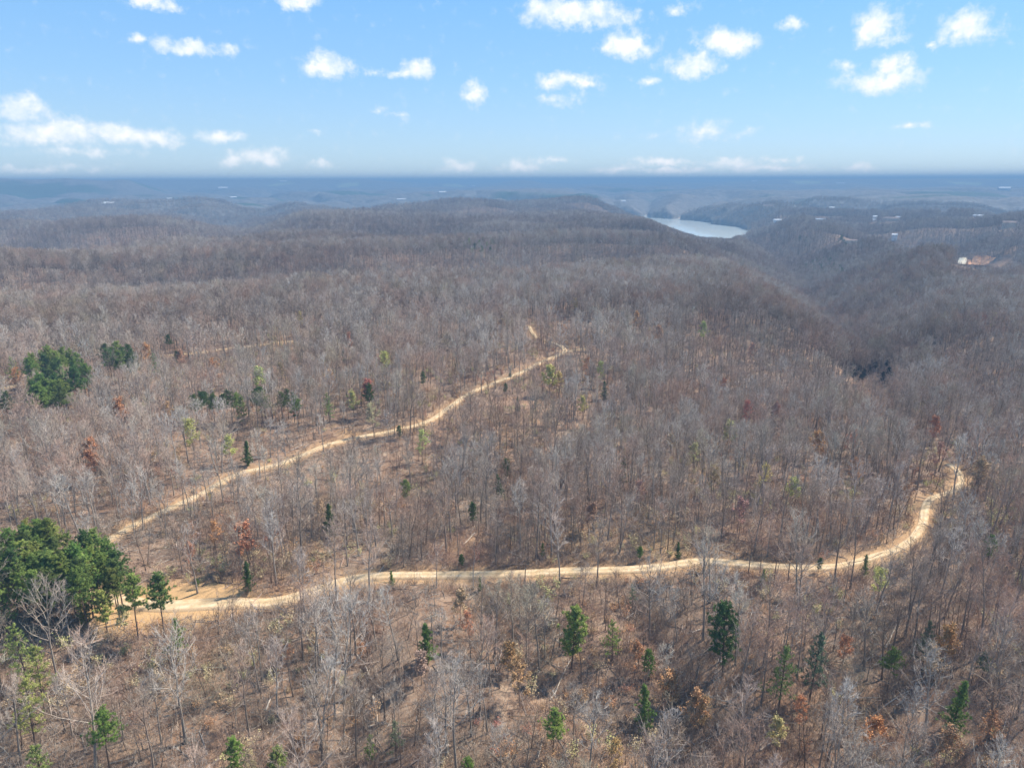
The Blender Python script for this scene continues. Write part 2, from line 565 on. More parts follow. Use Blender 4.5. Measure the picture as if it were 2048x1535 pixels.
def m_bark(name, warm=1.0):
    m, t, b = mat(name)
    tin = t.n('ShaderNodeAttribute', attribute_name='tint', attribute_type='INSTANCER').outputs['Fac']
    w = t.n('ShaderNodeAttribute', attribute_name='fine').outputs['Fac']
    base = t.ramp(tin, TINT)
    g = t.n('ShaderNodeNewGeometry').outputs['Position']
    n = t.noise(g, 1.2, 3, .6)
    trunk = t.mix(0.6, base, (.085, .066, .052))
    c = t.mix(w, trunk, base)
    c = t.mix(t.math('MULTIPLY', n, .5), c, t.mix(.5, c, (.10, .08, .07)))
    p1 = t.noise(g, .035, 3, .6)
    p2 = t.noise(t.vmath('ADD', g, (310.0, 77.0, 0.0)), .03, 3, .6)
    bud = t.n('ShaderNodeMapRange', {0: p1, 1: .47, 2: .64, 3: 0, 4: .65 * warm}).outputs[0]
    oli = t.n('ShaderNodeMapRange', {0: p2, 1: .56, 2: .72, 3: 0, 4: .5}).outputs[0]
    c = t.mix(t.math('MULTIPLY', bud, w), c, (.50, .27, .17))
    c = t.mix(t.math('MULTIPLY', oli, w), c, (.40, .36, .20))
    link(t, c, b.inputs['Base Color'])
    return m


def m_obj_col(name, sat=.35, rough=.8, trans=0.0):
    """leaf colour comes from the object's own colour property, with leaf to leaf variation"""
    m, t, b = mat(name)
    oc = t.n('ShaderNodeObjectInfo')
    g = t.n('ShaderNodeNewGeometry').outputs['Position']
    n = t.noise(g, 0.9, 3, .6)
    c = t.mix(t.n('ShaderNodeMapRange', {0: n, 1: .3, 2: .7, 3: 0, 4: 1}).outputs[0],
              t.mix(1.0, oc.outputs['Color'], (.62, .66, .66), 'MULTIPLY'), t.mix(1.0, oc.outputs['Color'], (1.35, 1.25, 1.05), 'MULTIPLY'))
    link(t, c, b.inputs['Base Color'])
    b.inputs['Roughness'].default_value = rough
    return m


def m_plain(name, col, rough=.8, noise=0.0, nscale=1.0):
    m, t, b = mat(name)
    if noise:
        g = t.n('ShaderNodeNewGeometry').outputs['Position']
        n = t.noise(g, nscale, 4, .6)
        c = t.mix(n, tuple(v * (1 - noise) for v in col), tuple(min(1, v * (1 + noise)) for v in col))
        link(t, c, b.inputs['Base Color'])
    else:
        b.inputs['Base Color'].default_value = (*col, 1)
    b.inputs['Roughness'].default_value = rough
    return m


def m_woods():
    m, t, b = mat('far_canopy')
    g = t.n('ShaderNodeNewGeometry').outputs['Position']
    n = t.noise(g, .0022, 5, .6)
    f = t.noise(g, .03, 4, .65)
    c = t.ramp(f, [(.32, (.075, .066, .058)), (.5, (.135, .12, .105)), (.68, (.21, .19, .172))])
    ev = t.n('ShaderNodeAttribute', attribute_name='evergreen').outputs['Fac']
    evn = t.math('MULTIPLY', ev, t.n('ShaderNodeMapRange', {0: f, 1: .3, 2: .5, 3: .4, 4: 1}).outputs[0])
    c = t.mix(evn, c, (.035, .065, .035))
    fd = t.n('ShaderNodeAttribute', attribute_name='field').outputs['Fac']
    c = t.mix(fd, c, (.30, .33, .16))
    link(t, c, b.inputs['Base Color'])
    return m


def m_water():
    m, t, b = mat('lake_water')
    b.inputs['Base Color'].default_value = (.80, .86, .80, 1)  # whitish base stands in for sky glare on the water
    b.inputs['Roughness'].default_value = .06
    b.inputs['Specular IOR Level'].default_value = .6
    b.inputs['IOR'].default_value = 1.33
    g = t.n('ShaderNodeNewGeometry').outputs['Position']
    n = t.noise(t.vmath('MULTIPLY', g, (.4, 1.0, 1.0)), .35, 4, .6)
    bp = t.n('ShaderNodeBump', {'Height': n, 'Strength': 0.04, 'Distance': 0.2})
    link(t, bp.outputs[0], b.inputs['Normal'])
    return m


M_GROUND, M_ROAD = m_ground(), m_road()
M_BARK = m_bark('grey_bark')
M_BARK2 = m_bark('hill_bark', .25)
M_BARK3 = m_bark('slope_bark', .65)
M_LEAF = m_obj_col('leaves')
M_NEEDLE = m_obj_col('needles')
M_PINEBARK = m_plain('pine_bark', (.12, .085, .065), .9, .35, 1.5)
M_LOG = m_plain('weathered_log', (.20, .15, .115), .9, .5, 1.2)
M_LOGPALE = m_plain('peeled_log', (.52, .44, .35), .85, .3, 1.2)
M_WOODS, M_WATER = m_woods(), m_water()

# ------------------------------------------------------------------ ground
def polar(az, rr, zf, extra=None):
    A, RR = np.meshgrid(az, rr)
    x, y = np.sin(A) * RR, np.cos(A) * RR
    z = zf(x.ravel(), y.ravel())
    Vv = np.column_stack([x.ravel(), y.ravel(), z])
    nr, nc = A.shape
    i = np.arange(nr * nc).reshape(nr, nc)
    F = np.stack([i[:-1, :-1], i[:-1, 1:], i[1:, 1:], i[1:, :-1]], -1).reshape(-1, 4)
    return Vv, F


az = np.concatenate([np.radians(np.linspace(-180, -52, 40))[:-1], np.radians(np.linspace(-52, 52, 620)), np.radians(np.linspace(52, 180, 40))[1:]])
rr = np.concatenate([[0.5, 30, 50], np.geomspace(62, 700, 360), np.geomspace(706, 27000, 290)])
Vg, Fg = polar(az, rr, H)
dg, _ = road_info(Vg[:, 0], Vg[:, 1])
verge = sstep(5.0, 0.0, dg) * .6
for k, (cx, cy) in enumerate(CLEAR):
    verge = np.maximum(verge, 1.2 * sstep(21, 8, np.hypot(Vg[:, 0] - cx, (Vg[:, 1] - cy) * 1.3)))
for px, py, rad, v in ((1190, 1085, 16, .55), (1330, 1095, 14, .6), (930, 1085, 10, .4), (620, 1130, 13, .5), (430, 1180, 14, .6), (700, 865, 9, .6), (1300, 1040, 10, .45), (1900, 990, 12, .5), (1700, 1040, 8, .3), (1460, 1110, 14, .4), (250, 745, 18, .5), (1280, 680, 16, .5), (560, 685, 14, .7)):
    cx, cy = ground_px(px, py)
    verge = np.maximum(verge, v * sstep(rad, rad * .2, np.hypot(Vg[:, 0] - cx, Vg[:, 1] - cy)))
gm = mesh_np('ground', Vg, Fg, [M_GROUND], attrs={'verge': verge})
ground = add_obj('ground', gm)
tag(ground, 'brown leaf litter forest floor rolling away to the horizon', kind='structure')

for nm, w, P in ROADS:
    n = len(P)
    tan = np.gradient(P[:, :2], axis=0)
    tan /= np.linalg.norm(tan, axis=1)[:, None] + 1e-9
    nor = np.column_stack([-tan[:, 1], tan[:, 0]])
    K = 9
    rows = []
    acr = []
    for j in range(K):
        u = -1 + 2 * j / (K - 1)
        wob = 1 + .16 * fbm(P[:, 0], P[:, 1] + (300 if u > 0 else 0), 9, 3, 51)
        if nm == 'lower':
            wob = wob * (1 + .35 * sstep(60, 10, np.hypot(P[:, 0] - CLEAR[0][0], P[:, 1] - CLEAR[0][1])))
        if nm == 'lower':
            wob = wob * (1 - .28 * sstep(70, 100, P[:, 0]))
        off = u * w / 2 * wob
        xx, yy = P[:, 0] + nor[:, 0] * off, P[:, 1] + nor[:, 1] * off
        rut = -.09 * math.exp(-((abs(u) - .48) / .16) ** 2) + .05 * (abs(u) < .2)
        zz = P[:, 2] + 0.12 + rut + .05 * fbm(xx, yy, 3, 2, 9) - (.75 if j in (0, K - 1) else 0)
        rows.append(np.column_stack([xx, yy, zz]))
        acr.append(np.full(n, abs(u)))
    Vr = np.concatenate(rows)
    idx = np.arange(K * n).reshape(K, n)
    F = np.stack([idx[:-1, :-1], idx[:-1, 1:], idx[1:, 1:], idx[1:, :-1]], -1).reshape(-1, 4)[:, ::-1]
    o = add_obj('dirt_road', mesh_np('dirt_road', Vr, F, [M_ROAD], attrs={'across': np.concatenate(acr)}))
    lb = {'lower': 'pale rutted dirt road crossing the foreground and bending right', 'upper': 'long dirt road climbing diagonally from the pine stand to the ridge', 'spur': 'short narrow track turning right off the end of the diagonal road',
          'back': 'faint track winding behind the small pine clumps', 'left': 'short stretch of reddish road at the left edge', 'loop': 'tiny scrap of track on the far ridge'}[nm]
    tag(o, lb, kind='structure')

# distant woodland: canopy sheet seen from kilometres away
FIELDS = [(910, 374, 260, 900), (985, 376, 120, 500), (1430, 364, 300, 1200), (1480, 365, 200, 800), (1612, 363, 250, 900), (560, 368, 200, 900), (1930, 366, 200, 700), (700, 372, 200, 500), (430, 398, 60, 120)]
fpos = [(*ground_px(a, b, extra=8), c * .7, d * .35) for a, b, c, d in FIELDS]
EVG = [(60, 398, 260, 200), (150, 408, 330, 130), (10, 385, 300, 300), (90, 378, 500, 250), (560, 399, 120, 110), (500, 410, 80, 50), (690, 383, 350, 150), (720, 384, 200, 150), (480, 396, 60, 60), (1120, 398, 200, 130), (1140, 392, 220, 100), (1040, 412, 110, 60), (1245, 383, 160, 130), (1880, 385, 300, 100), (1905, 390, 220, 70), (1950, 388, 200, 90), (1840, 394, 220, 60), (1010, 385, 50, 50), (855, 391, 45, 40), (1330, 381, 300, 90), (1015, 388, 100, 60), (300, 375, 500, 150)]
epos = [(*ground_px(a, b, extra=12), c, d) for a, b, c, d in EVG]
WOOD_START = 2900


def wood_h(x, y):
    h = H(x, y)
    r = np.hypot(x, y)
    up = 14 + 4 * (RNG.random(x.shape) - .5) + 2.4 * fbm(x, y, 40, 2, 91)
    fm = np.zeros(x.shape)
    for fx, fy, a, b in fpos:
        fm = np.maximum(fm, sstep(1.1, .9, np.hypot((x - fx) / a, (y - fy) / b) + .25 * fbm(x, y, 180, 2, 5)))
    up = up * (1 - fm) + 1.0 * fm
    up = up * sstep(WOOD_START, WOOD_START + 350, r) - 4 * (r < WOOD_START + 40)
    up = np.where(h < -79.5, -6, up)
    return h + up


az2 = np.radians(np.linspace(-48, 48, 1000))
rr2 = np.geomspace(WOOD_START, 26800, 330)
Vw, Fw = polar(az2, rr2, wood_h)
fm = np.zeros(len(Vw)); em = np.zeros(len(Vw))
for fx, fy, a, b in fpos:
    fm = np.maximum(fm, sstep(1.1, .9, np.hypot((Vw[:, 0] - fx) / a, (Vw[:, 1] - fy) / b) + .25 * fbm(Vw[:, 0], Vw[:, 1], 180, 2, 5)))
for fx, fy, a, b in epos:
    em = np.maximum(em, sstep(1.2, .7, np.hypot((Vw[:, 0] - fx) / a, (Vw[:, 1] - fy) / b) + .6 * fbm(Vw[:, 0], Vw[:, 1], 150, 3, 6)))
em *= sstep(3300, 3900, np.hypot(Vw[:, 0], Vw[:, 1]))
em = np.maximum(em, .6 * sstep(.42, .58, fbm(Vw[:, 0], Vw[:, 1], 500, 4, 66)) * (np.hypot(Vw[:, 0], Vw[:, 1]) < 5500))
wd = add_obj('distant_woodland', mesh_np('distant_woodland', Vw, Fw, [M_WOODS], attrs={'field': fm, 'evergreen': em}))
tag(wd, 'blue grey bare woodland with dark evergreen patches stretching to the horizon', kind='stuff')

# lake
lx, ly = plane_pt(1380, 455, -80)[:2]
lk = np.array([(lx - 1500, ly - 900), (lx + 500, ly - 900), (lx + 500, ly + 1100), (lx - 1500, ly + 1100)])
bx, by = np.meshgrid(np.linspace(lx - 1700, lx + 700, 60), np.linspace(ly - 1100, ly + 1300, 60))
idx = np.arange(3600).reshape(60, 60)
F = np.stack([idx[:-1, :-1], idx[:-1, 1:], idx[1:, 1:], idx[1:, :-1]], -1).reshape(-1, 4)
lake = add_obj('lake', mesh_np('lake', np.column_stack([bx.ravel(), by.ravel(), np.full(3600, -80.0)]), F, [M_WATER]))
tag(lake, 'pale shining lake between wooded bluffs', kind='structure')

# ------------------------------------------------------------------ tree meshes
class MB:
    def __init__(self):
        self.v, self.f, self.m, self.w = [], [], [], []
        self.n = 0

    def tube(self, pts, rad, k, w0, w1, mi=0):
        pts = np.asarray(pts, float)
        n = len(pts)
        t = np.gradient(pts, axis=0)
        t /= np.linalg.norm(t, axis=1)[:, None] + 1e-9
        ref = np.array([0, 0, 1.0]) if abs(t[0][2]) < .8 else np.array([1.0, 0, 0])
        a = np.cross(t, ref); a /= np.linalg.norm(a, axis=1)[:, None] + 1e-9
        b = np.cross(t, a)
        ang = np.arange(k) * 2 * math.pi / k
        ring = pts[:, None, :] + np.asarray(rad)[:, None, None] * (np.cos(ang)[None, :, None] * a[:, None, :] + np.sin(ang)[None, :, None] * b[:, None, :])
        self.v.append(ring.reshape(-1, 3))
        w = np.repeat(np.linspace(w0, w1, n), k)
        self.w.append(w)
        s = self.n
        for i in range(n - 1):
            for j in range(k):
                j2 = (j + 1) % k
                p, q, r_, u = s + i * k + j, s + i * k + j2, s + (i + 1) * k + j2, s + (i + 1) * k + j
                self.f += [(p, q, r_), (p, r_, u)]
                self.m += [mi, mi]
        self.n += n * k

    def cones(self, base, tip, r, w=1.0, mi=0):
        """many three sided slivers at once"""
        base, tip = np.asarray(base, float), np.asarray(tip, float)
        N = len(base)
        if N == 0:
            return
        r = np.broadcast_to(np.asarray(r, float), (N,))
        d = tip - base
        d /= np.linalg.norm(d, axis=1)[:, None] + 1e-9
        ref = np.where(np.abs(d[:, 2:3]) < .8, np.array([[0, 0, 1.0]]), np.array([[1.0, 0, 0]]))
        a = np.cross(d, ref); a /= np.linalg.norm(a, axis=1)[:, None] + 1e-9
        b = np.cross(d, a)
        P = [base + r[:, None] * (math.cos(q) * a + math.sin(q) * b) for q in (0, 2.094, 4.189)] + [tip]
        self.v.append(np.stack(P, 1).reshape(-1, 3))
        self.w.append(np.full(N * 4, w))
        i = self.n + np.arange(N) * 4
        F = np.stack([np.stack([i, i + 1, i + 3], -1), np.stack([i + 1, i + 2, i + 3], -1), np.stack([i + 2, i, i + 3], -1)], 1).reshape(-1, 3)
        self.f += [tuple(x) for x in F.tolist()]
        self.m += [mi] * (3 * N)
        self.n += 4 * N

    def leaves(self, c, size, rng, mi=0, flat=0.5):
        """small bent leaf clumps: two triangles each"""
        c = np.asarray(c, float)
        N = len(c)
        if N == 0:
            return
        sz = size * (0.6 + .8 * rng.random(N))[:, None]
        u = rng.normal(size=(N, 3)); u[:, 2] *= flat; u /= np.linalg.norm(u, axis=1)[:, None]
        v = rng.normal(size=(N, 3)); v -= (v * u).sum(1)[:, None] * u; v /= np.linalg.norm(v, axis=1)[:, None]
        nn = np.cross(u, v)
        P = [c - u * sz * .5, c + v * sz * .38 + nn * sz * .12, c + u * sz * .5, c - v * sz * .38 + nn * sz * .12]
        self.v.append(np.stack(P, 1).reshape(-1, 3))
        self.w.append(np.ones(N * 4))
        i = self.n + np.arange(N) * 4
        F = np.stack([np.stack([i, i + 1, i + 2], -1), np.stack([i, i + 2, i + 3], -1)], 1).reshape(-1, 3)
        self.f += [tuple(x) for x in F.tolist()]
        self.m += [mi] * (2 * N)
        self.n += 4 * N

    def mesh(self, name, mats, smooth=False):
        return mesh_np(name, np.concatenate(self.v), np.array(self.f, np.int32), mats, self.m, smooth, {'fine': np.concatenate(self.w)})


def unit(v):
    return v / (np.linalg.norm(v) + 1e-9)


def bare_tree(seed, Ht, nl=17, ns=6, nt=7, wide=.23, low=.42, twr=.024, leafn=0, dead=False, fork=False, lod=0):
    """returns (trunk builder, crown builder)"""
    g = np.random.default_rng(seed)
    T, Cn = MB(), MB()
    n = 7 if lod < 2 else 3
    zz = np.linspace(0, 1, n)
    wob = np.cumsum(g.normal(0, .012 * Ht, (n, 2)), 0) * zz[:, None]
    lean = g.normal(0, .03, 2) * Ht
    tp = np.column_stack([wob[:, 0] + lean[0] * zz, wob[:, 1] + lean[1] * zz, zz * Ht * .96])
    r0 = .011 * Ht * (1 + .25 * g.random())
    tr = r0 * (1 - .82 * zz) * np.where(zz == 0, 1.35, 1)
    T.tube(tp, tr, 6 if lod == 0 else (4 if lod == 1 else 3), 0, .25)

    def at(u):
        f = u * (n - 1); i = min(int(f), n - 2); f -= i
        return tp[i] * (1 - f) + tp[i + 1] * f

    tb, tt, lv = [], [], []
    a0 = g.random() * 6.28
    for i in range(nl):
        u = low + (1 - low) * ((i + g.random() * .7) / nl) ** .85
        u = min(u, .985)
        a = a0 + i * 2.4 + g.normal(0, .35)
        prof = math.sin(math.pi * min(1, max(.12, (u - low) / (1 - low) * .80 + .22)))
        L = Ht * wide * (.55 + .55 * prof) * (.75 + .5 * g.random())
        el = R(28 + 38 * (u - low) / (1 - low) + g.normal(0, 8))
        d0 = np.array([math.cos(a) * math.cos(el), math.sin(a) * math.cos(el), math.sin(el)])
        p = at(u)
        pts = [p]
        d = d0.copy()
        for k in range(3 if lod == 0 else 2):
            d = unit(d + np.array([0, 0, .20]) + g.normal(0, .16, 3))
            pts.append(pts[-1] + d * L / (3 if lod == 0 else 2))
        pts = np.array(pts)
        rl = r0 * .36 * (1 - u * .45)
        Cn.tube(pts, np.linspace(rl, .028, len(pts)), 4 if lod == 0 else 3, .25, .8)
        if dead and g.random() < .3:
            continue
        for s in range(ns):
            q = .28 + .72 * (s + g.random()) / ns
            f = q * (len(pts) - 1); k = min(int(f), len(pts) - 2); f -= k
            sp = pts[k] * (1 - f) + pts[k + 1] * f
            sd = unit(unit(pts[k + 1] - pts[k]) * .8 + g.normal(0, .62, 3) + np.array([0, 0, .28]))
            sl = L * (.30 + .22 * g.random()) * (1.15 - .4 * q)
            se = sp + sd * sl
            if lod == 0:
                sm = sp + sd * sl * .5 + g.normal(0, .06 * sl, 3)
                Cn.tube(np.array([sp, sm, se]), [.036, .027, .017], 3, .6, 1)
            else:
                tb.append(sp); tt.append(se + sd * .3)
            for w_ in range(nt):
                q2 = .15 + .85 * (w_ + g.random()) / nt
                b_ = sp + sd * sl * q2
                td = unit(sd * .7 + g.normal(0, .6, 3) + np.array([0, 0, .35]))
                tl = (.65 + .85 * g.random()) * (1 if lod == 0 else 1.25) * Ht / 22
                tb.append(b_); tt.append(b_ + td * tl)
                lv.append(b_ + td * tl * g.random())
    tb, tt = np.array(tb), np.array(tt)
    Cn.cones(tb, tt, twr, 1.0)
    if leafn:
        lv = np.array(lv)
        k = g.integers(0, len(lv), leafn)
        Cn.leaves(lv[k] + g.normal(0, .25, (leafn, 3)), .36, g, 1)
    return T, Cn


def joined(Ts):
    M = MB()
    for T in Ts:
        for v, w in zip(T.v, T.w):
            M.v.append(v); M.w.append(w)
        M.f += [tuple(i + M.n for i in f) for f in T.f]
        M.m += T.m
        M.n += T.n
    return M


def conifer(seed, Ht, kind):
    g = np.random.default_rng(seed)
    T, Cn = MB(), MB()
    n = 6
    zz = np.linspace(0, 1, n)
    lean = g.normal(0, .02, 2) * Ht
    tp = np.column_stack([lean[0] * zz + g.normal(0, .05, n), lean[1] * zz + g.normal(0, .05, n), zz * Ht * .97])
    T.tube(tp, .0125 * Ht * (1 - .85 * zz), 6, 0, 0)

    def at(u):
        f = u * (n - 1); i = min(int(f), n - 2); f -= i
        return tp[i] * (1 - f) + tp[i + 1] * f
    leaf = []
    nb, nd = [], []
    if kind == 'pine':        # tall bare trunk, rounded tufted crown
        lo, NB, Wd = .52, 54, .20
    elif kind == 'sparse':
        lo, NB, Wd = .26, 46, .20
    elif kind == 'cedar':     # narrow cone to the ground
        lo, NB, Wd = .05, 70, .18
    else:                     # 'round'
        lo, NB, Wd = .26, 62, .19
    for i in range(NB):
        s = (i + g.random()) / NB
        u = lo + (.985 - lo) * s
        a = i * 2.4 + g.normal(0, .4)
        if kind == 'cedar':
            L = Ht * Wd * (1.05 - s) ** .6 * (.45 + .95 * g.random())
        elif kind == 'sparse':
            L = Ht * Wd * (1.1 - s) ** .7 * (.55 + .8 * g.random())
        elif kind == 'pine':
            L = Ht * Wd * (1.12 - s) ** .55 * (.55 + .75 * g.random())
        else:
            L = Ht * Wd * (math.sin(math.pi * (.16 + .78 * s)) ** .8) * (.65 + .6 * g.random())
        el = R((8 if kind == 'sparse' else 18) + 40 * s + g.normal(0, 9))
        d = np.array([math.cos(a) * math.cos(el), math.sin(a) * math.cos(el), math.sin(el)])
        p = at(u)
        e = p + d * L + np.array([0, 0, .08 * L])
        Cn.tube(np.array([p, (p + e) / 2 - np.array([0, 0, .03 * L]), e]), [.05, .035, .015], 3, 0, 0, 1)
        m = max(4, int(L * (3.4 if kind != 'sparse' else 2.4)))
        for k in range(m):
            q = .35 + .7 * (k + g.random()) / m if kind != 'cedar' else .1 + .95 * (k + g.random()) / m
            c = p + (e - p) * q + g.normal(0, .13 * L * (.5 + .5 * q), 3) * np.array([1, 1, .55])
            leaf.append(c)
            nd.append(d)
    leaf = np.array(leaf)
    nd = np.array(nd)
    per = {'pine': 17, 'sparse': 11, 'cedar': 15, 'round': 16}[kind]
    N = len(leaf)
    C = np.repeat(leaf, per, 0)
    D = np.repeat(nd, per, 0)
    dirs = g.normal(size=C.shape) + D * .5 + np.array([0, 0, .55])
    dirs /= np.linalg.norm(dirs, axis=1)[:, None]
    ln = (.32 + .34 * g.random(len(C)))[:, None] * (Ht / 18) ** .4
    Cn.cones(C + g.normal(0, .10, C.shape), C + dirs * ln, .050, 0, 0)
    return T, Cn


print('building tree forms')
BARE = []     # (trunk mesh, crown mesh, height)
for i in range(10):
    Ht = [23, 21, 25, 19, 22, 24, 20, 17, 26, 18][i]
    T, Cn = bare_tree(100 + i, Ht, nl=[17, 15, 19, 14, 18, 16, 15, 13, 20, 12][i], wide=[.27, .23, .31, .25, .21, .29, .27, .30, .33, .20][i], low=[.38, .46, .33, .42, .5, .36, .44, .32, .30, .46][i], nt=8, twr=.020)
    BARE.append((T.mesh('trunk', [M_BARK], True), Cn.mesh('branches', [M_BARK]), Ht, T, Cn))
DEAD = []
for i in range(3):
    T, Cn = bare_tree(300 + i, 18, nl=8, ns=2, nt=1, wide=.16, low=.4, twr=.03, dead=True)
    DEAD.append((T.mesh('trunk', [M_BARK], True), Cn.mesh('branches', [M_BARK]), 18))
BUD = []
for i in range(5):
    Ht = [15, 12, 18, 10, 14][i]
    T, Cn = bare_tree(200 + i, Ht, nl=13, ns=5, nt=5, wide=.27, low=.3, twr=.02, leafn=2300)
    BUD.append((T.mesh('trunk', [M_BARK], True), Cn.mesh('crown', [M_BARK, M_LEAF]), Ht))
CONI = {}
for k, hts in (('pine', (19, 17, 21, 18)), ('sparse', (18, 16)), ('cedar', (12, 9)), ('round', (9, 13))):
    CONI[k] = []
    for i, h_ in enumerate(hts):
        T, Cn = conifer(400 + 10 * len(CONI) + i, h_, k)
        CONI[k].append((T.mesh('trunk', [M_PINEBARK], True), Cn.mesh('crown', [M_NEEDLE, M_PINEBARK]), h_))

FORMS = bpy.data.collections.new('forest_forms')     # not linked: sources of the instanced forest
nform = 0


def form(me):
    global nform
    o = bpy.data.objects.new('form_%03d' % nform, me)
    FORMS.objects.link(o)
    nform += 1
    return nform - 1


F0 = [form(joined([b[3], b[4]]).mesh('bare_form', [M_BARK])) for b in BARE]
F0H = [b[2] for b in BARE]
F1, F2 = [], []
for i in range(6):
    T, Cn = bare_tree(500 + i, 22, nl=14, ns=4, nt=5, wide=.26 + .02 * (i % 3), low=.42, twr=.050, lod=1)
    F1.append(form(joined([T, Cn]).mesh('mid_form', [M_BARK3])))
for i in range(5):
    T, Cn = bare_tree(600 + i, 21, nl=11, ns=3, nt=3, wide=.30, low=.36, twr=.12, lod=2)
    F2.append(form(joined([T, Cn]).mesh('far_form', [M_BARK2])))


def sapling(seed, h, spread, n, r):
    g = np.random.default_rng(seed)
    M = MB()
    b = np.zeros((n, 3)); b[:, :2] = g.normal(0, spread * .3, (n, 2))
    d = g.normal(0, .38, (n, 3)); d[:, 2] = 1
    t_ = b + d * h * (.5 + .5 * g.random((n, 1)))
    M.cones(b, t_, r, .6)
    k = n * 5
    i = g.integers(0, n, k)
    q = .3 + .7 * g.random((k, 1))
    s = b[i] * (1 - q) + t_[i] * q
    e = s + (g.normal(0, .5, (k, 3)) + np.array([0, 0, .4])) * h * .22
    M.cones(s, e, r * .6, 1)
    return M.mesh('sapling_form', [M_BARK])


def m_rust():
    m, t, b = mat('dry_leaves')
    g = t.n('ShaderNodeNewGeometry').outputs['Position']
    n = t.noise(g, .045, 3, .6)
    c = t.ramp(n, [(.30, (.46, .20, .15)), (.42, (.50, .27, .12)), (.52, (.52, .40, .24)), (.62, (.48, .46, .17)), (.74, (.45, .30, .24))])
    link(t, c, b.inputs['Base Color'])
    return m


M_RUST = m_rust()


def leafy(seed, h):
    g = np.random.default_rng(seed)
    M = MB()
    n = 8
    b = g.normal(0, .12, (n, 3)); b[:, 2] = 0
    d = g.normal(0, .35, (n, 3)); d[:, 2] = 1
    t_ = b + d * h * (.5 + .5 * g.random((n, 1)))
    M.cones(b, t_, .03, .3)
    i = g.integers(0, n, 260)
    q = .3 + .7 * g.random((260, 1))
    M.leaves(b[i] * (1 - q) + t_[i] * q + g.normal(0, .28, (260, 3)), .24, g, 1)
    return M.mesh('leafy_form', [M_BARK, M_RUST])


def stick(seed):
    g = np.random.default_rng(seed)
    M = MB()
    L = 3 + 3 * g.random()
    a = np.array([0, 0, .12]); e = np.array([L, .3 * g.normal(), .25 + .5 * g.random()])
    M.tube(np.array([a, (a + e) / 2 + g.normal(0, .12, 3) * [1, 1, .3], e]), [.10, .08, .03], 4, .2, .9)
    n = 8
    q = .35 + .65 * g.random((n, 1))
    s = a * (1 - q) + e * q
    M.cones(s, s + g.normal(0, .7, (n, 3)) * [1, 1, .5] + [.5, 0, .35], .035, 1)
    return M.mesh('branch_form', [M_BARK])


YG = []
for i in range(5):
    T, Cn = bare_tree(650 + i, [8, 10, 7, 12, 9][i], nl=9, ns=3, nt=4, wide=[.34, .26, .4, .24, .3][i], low=.25, twr=.022, lod=1)
    YG.append(form(joined([T, Cn]).mesh('young_form', [M_BARK])))
FS = [form(sapling(700 + i, [2.2, 3.2, 4.5, 1.5][i], [1.2, .8, .6, 2.0][i], [10, 7, 5, 16][i], .03)) for i in range(4)]
FL = [form(leafy(740 + i, [2.4, 3.6, 5.0][i])) for i in range(3)]
FK = [form(stick(720 + i)) for i in range(4)]


def scatter(name, pts, idx, scl, tint, rotz, tilt, lab):
    """one mass of instanced trees or brush"""
    me = bpy.data.meshes.new(name)
    me.vertices.add(len(pts))
    me.vertices.foreach_set('co', np.asarray(pts, np.float32).ravel())
    for nm, typ, val in (('pick', 'INT', idx), ('size', 'FLOAT', scl), ('tint', 'FLOAT', tint)):
        a = me.attributes.new(nm, typ, 'POINT')
        a.data.foreach_set('value', np.asarray(val, np.int32 if typ == 'INT' else np.float32))
    a = me.attributes.new('turn', 'FLOAT_VECTOR', 'POINT')
    a.data.foreach_set('vector', np.column_stack([tilt[:, 0], tilt[:, 1], rotz]).astype(np.float32).ravel())
    o = add_obj(name, me)
    ng = bpy.data.node_groups.new(name, 'GeometryNodeTree')
    ng.interface.new_socket('Geometry', in_out='INPUT', socket_type='NodeSocketGeometry')
    ng.interface.new_socket('Geometry', in_out='OUTPUT', socket_type='NodeSocketGeometry')
    N = ng.nodes
    gi, go = N.new('NodeGroupInput'), N.new('NodeGroupOutput')
    ci = N.new('GeometryNodeCollectionInfo')
    ci.inputs['Collection'].default_value = FORMS
    ci.inputs['Separate Children'].default_value = True
    ci.inputs['Reset Children'].default_value = True
    m2p = N.new('GeometryNodeMeshToPoints')
    iop = N.new('GeometryNodeInstanceOnPoints')
    iop.inputs['Pick Instance'].default_value = True

    def attr(nm, typ):
        a_ = N.new('GeometryNodeInputNamedAttribute')
        a_.data_type = typ
        a_.inputs['Name'].default_value = nm
        return [s for s in a_.outputs if s.enabled and s.name == 'Attribute'][0]
    L = ng.links
    L.new(gi.outputs[0], m2p.inputs['Mesh'])
    L.new(m2p.outputs[0], iop.inputs['Points'])
    L.new(ci.outputs[0], iop.inputs['Instance'])
    L.new(attr('pick', 'INT'), iop.inputs['Instance Index'])
    e2r = N.new('FunctionNodeEulerToRotation')
    L.new(attr('turn', 'FLOAT_VECTOR'), e2r.inputs[0])
    L.new(e2r.outputs[0], iop.inputs['Rotation'])
    L.new(attr('size', 'FLOAT'), iop.inputs['Scale'])
    L.new(iop.outputs[0], go.inputs[0])
    md = o.modifiers.new('scatter', 'NODES')
    md.node_group = ng
    tag(o, lab, kind='stuff')
    return o


# ------------------------------------------------------------------ placing by pixel row of a tree's top
def by_top(px, ytop, h):
    return ground_px(px, ytop, H, extra=h)


def project(x, y, z):
    v = CAM_R.T @ np.array([x, y, z - CAM_Z])
    return 1024 + FPX * v[0] / -v[2], 767.5 - FPX * v[1] / -v[2]


def project_np(P):
    v = (P - np.array([0, 0, CAM_Z])) @ CAM_R
    d = np.maximum(-v[:, 2], 1e-3)
    return 1024 + FPX * v[:, 0] / d, 767.5 - FPX * v[:, 1] / d


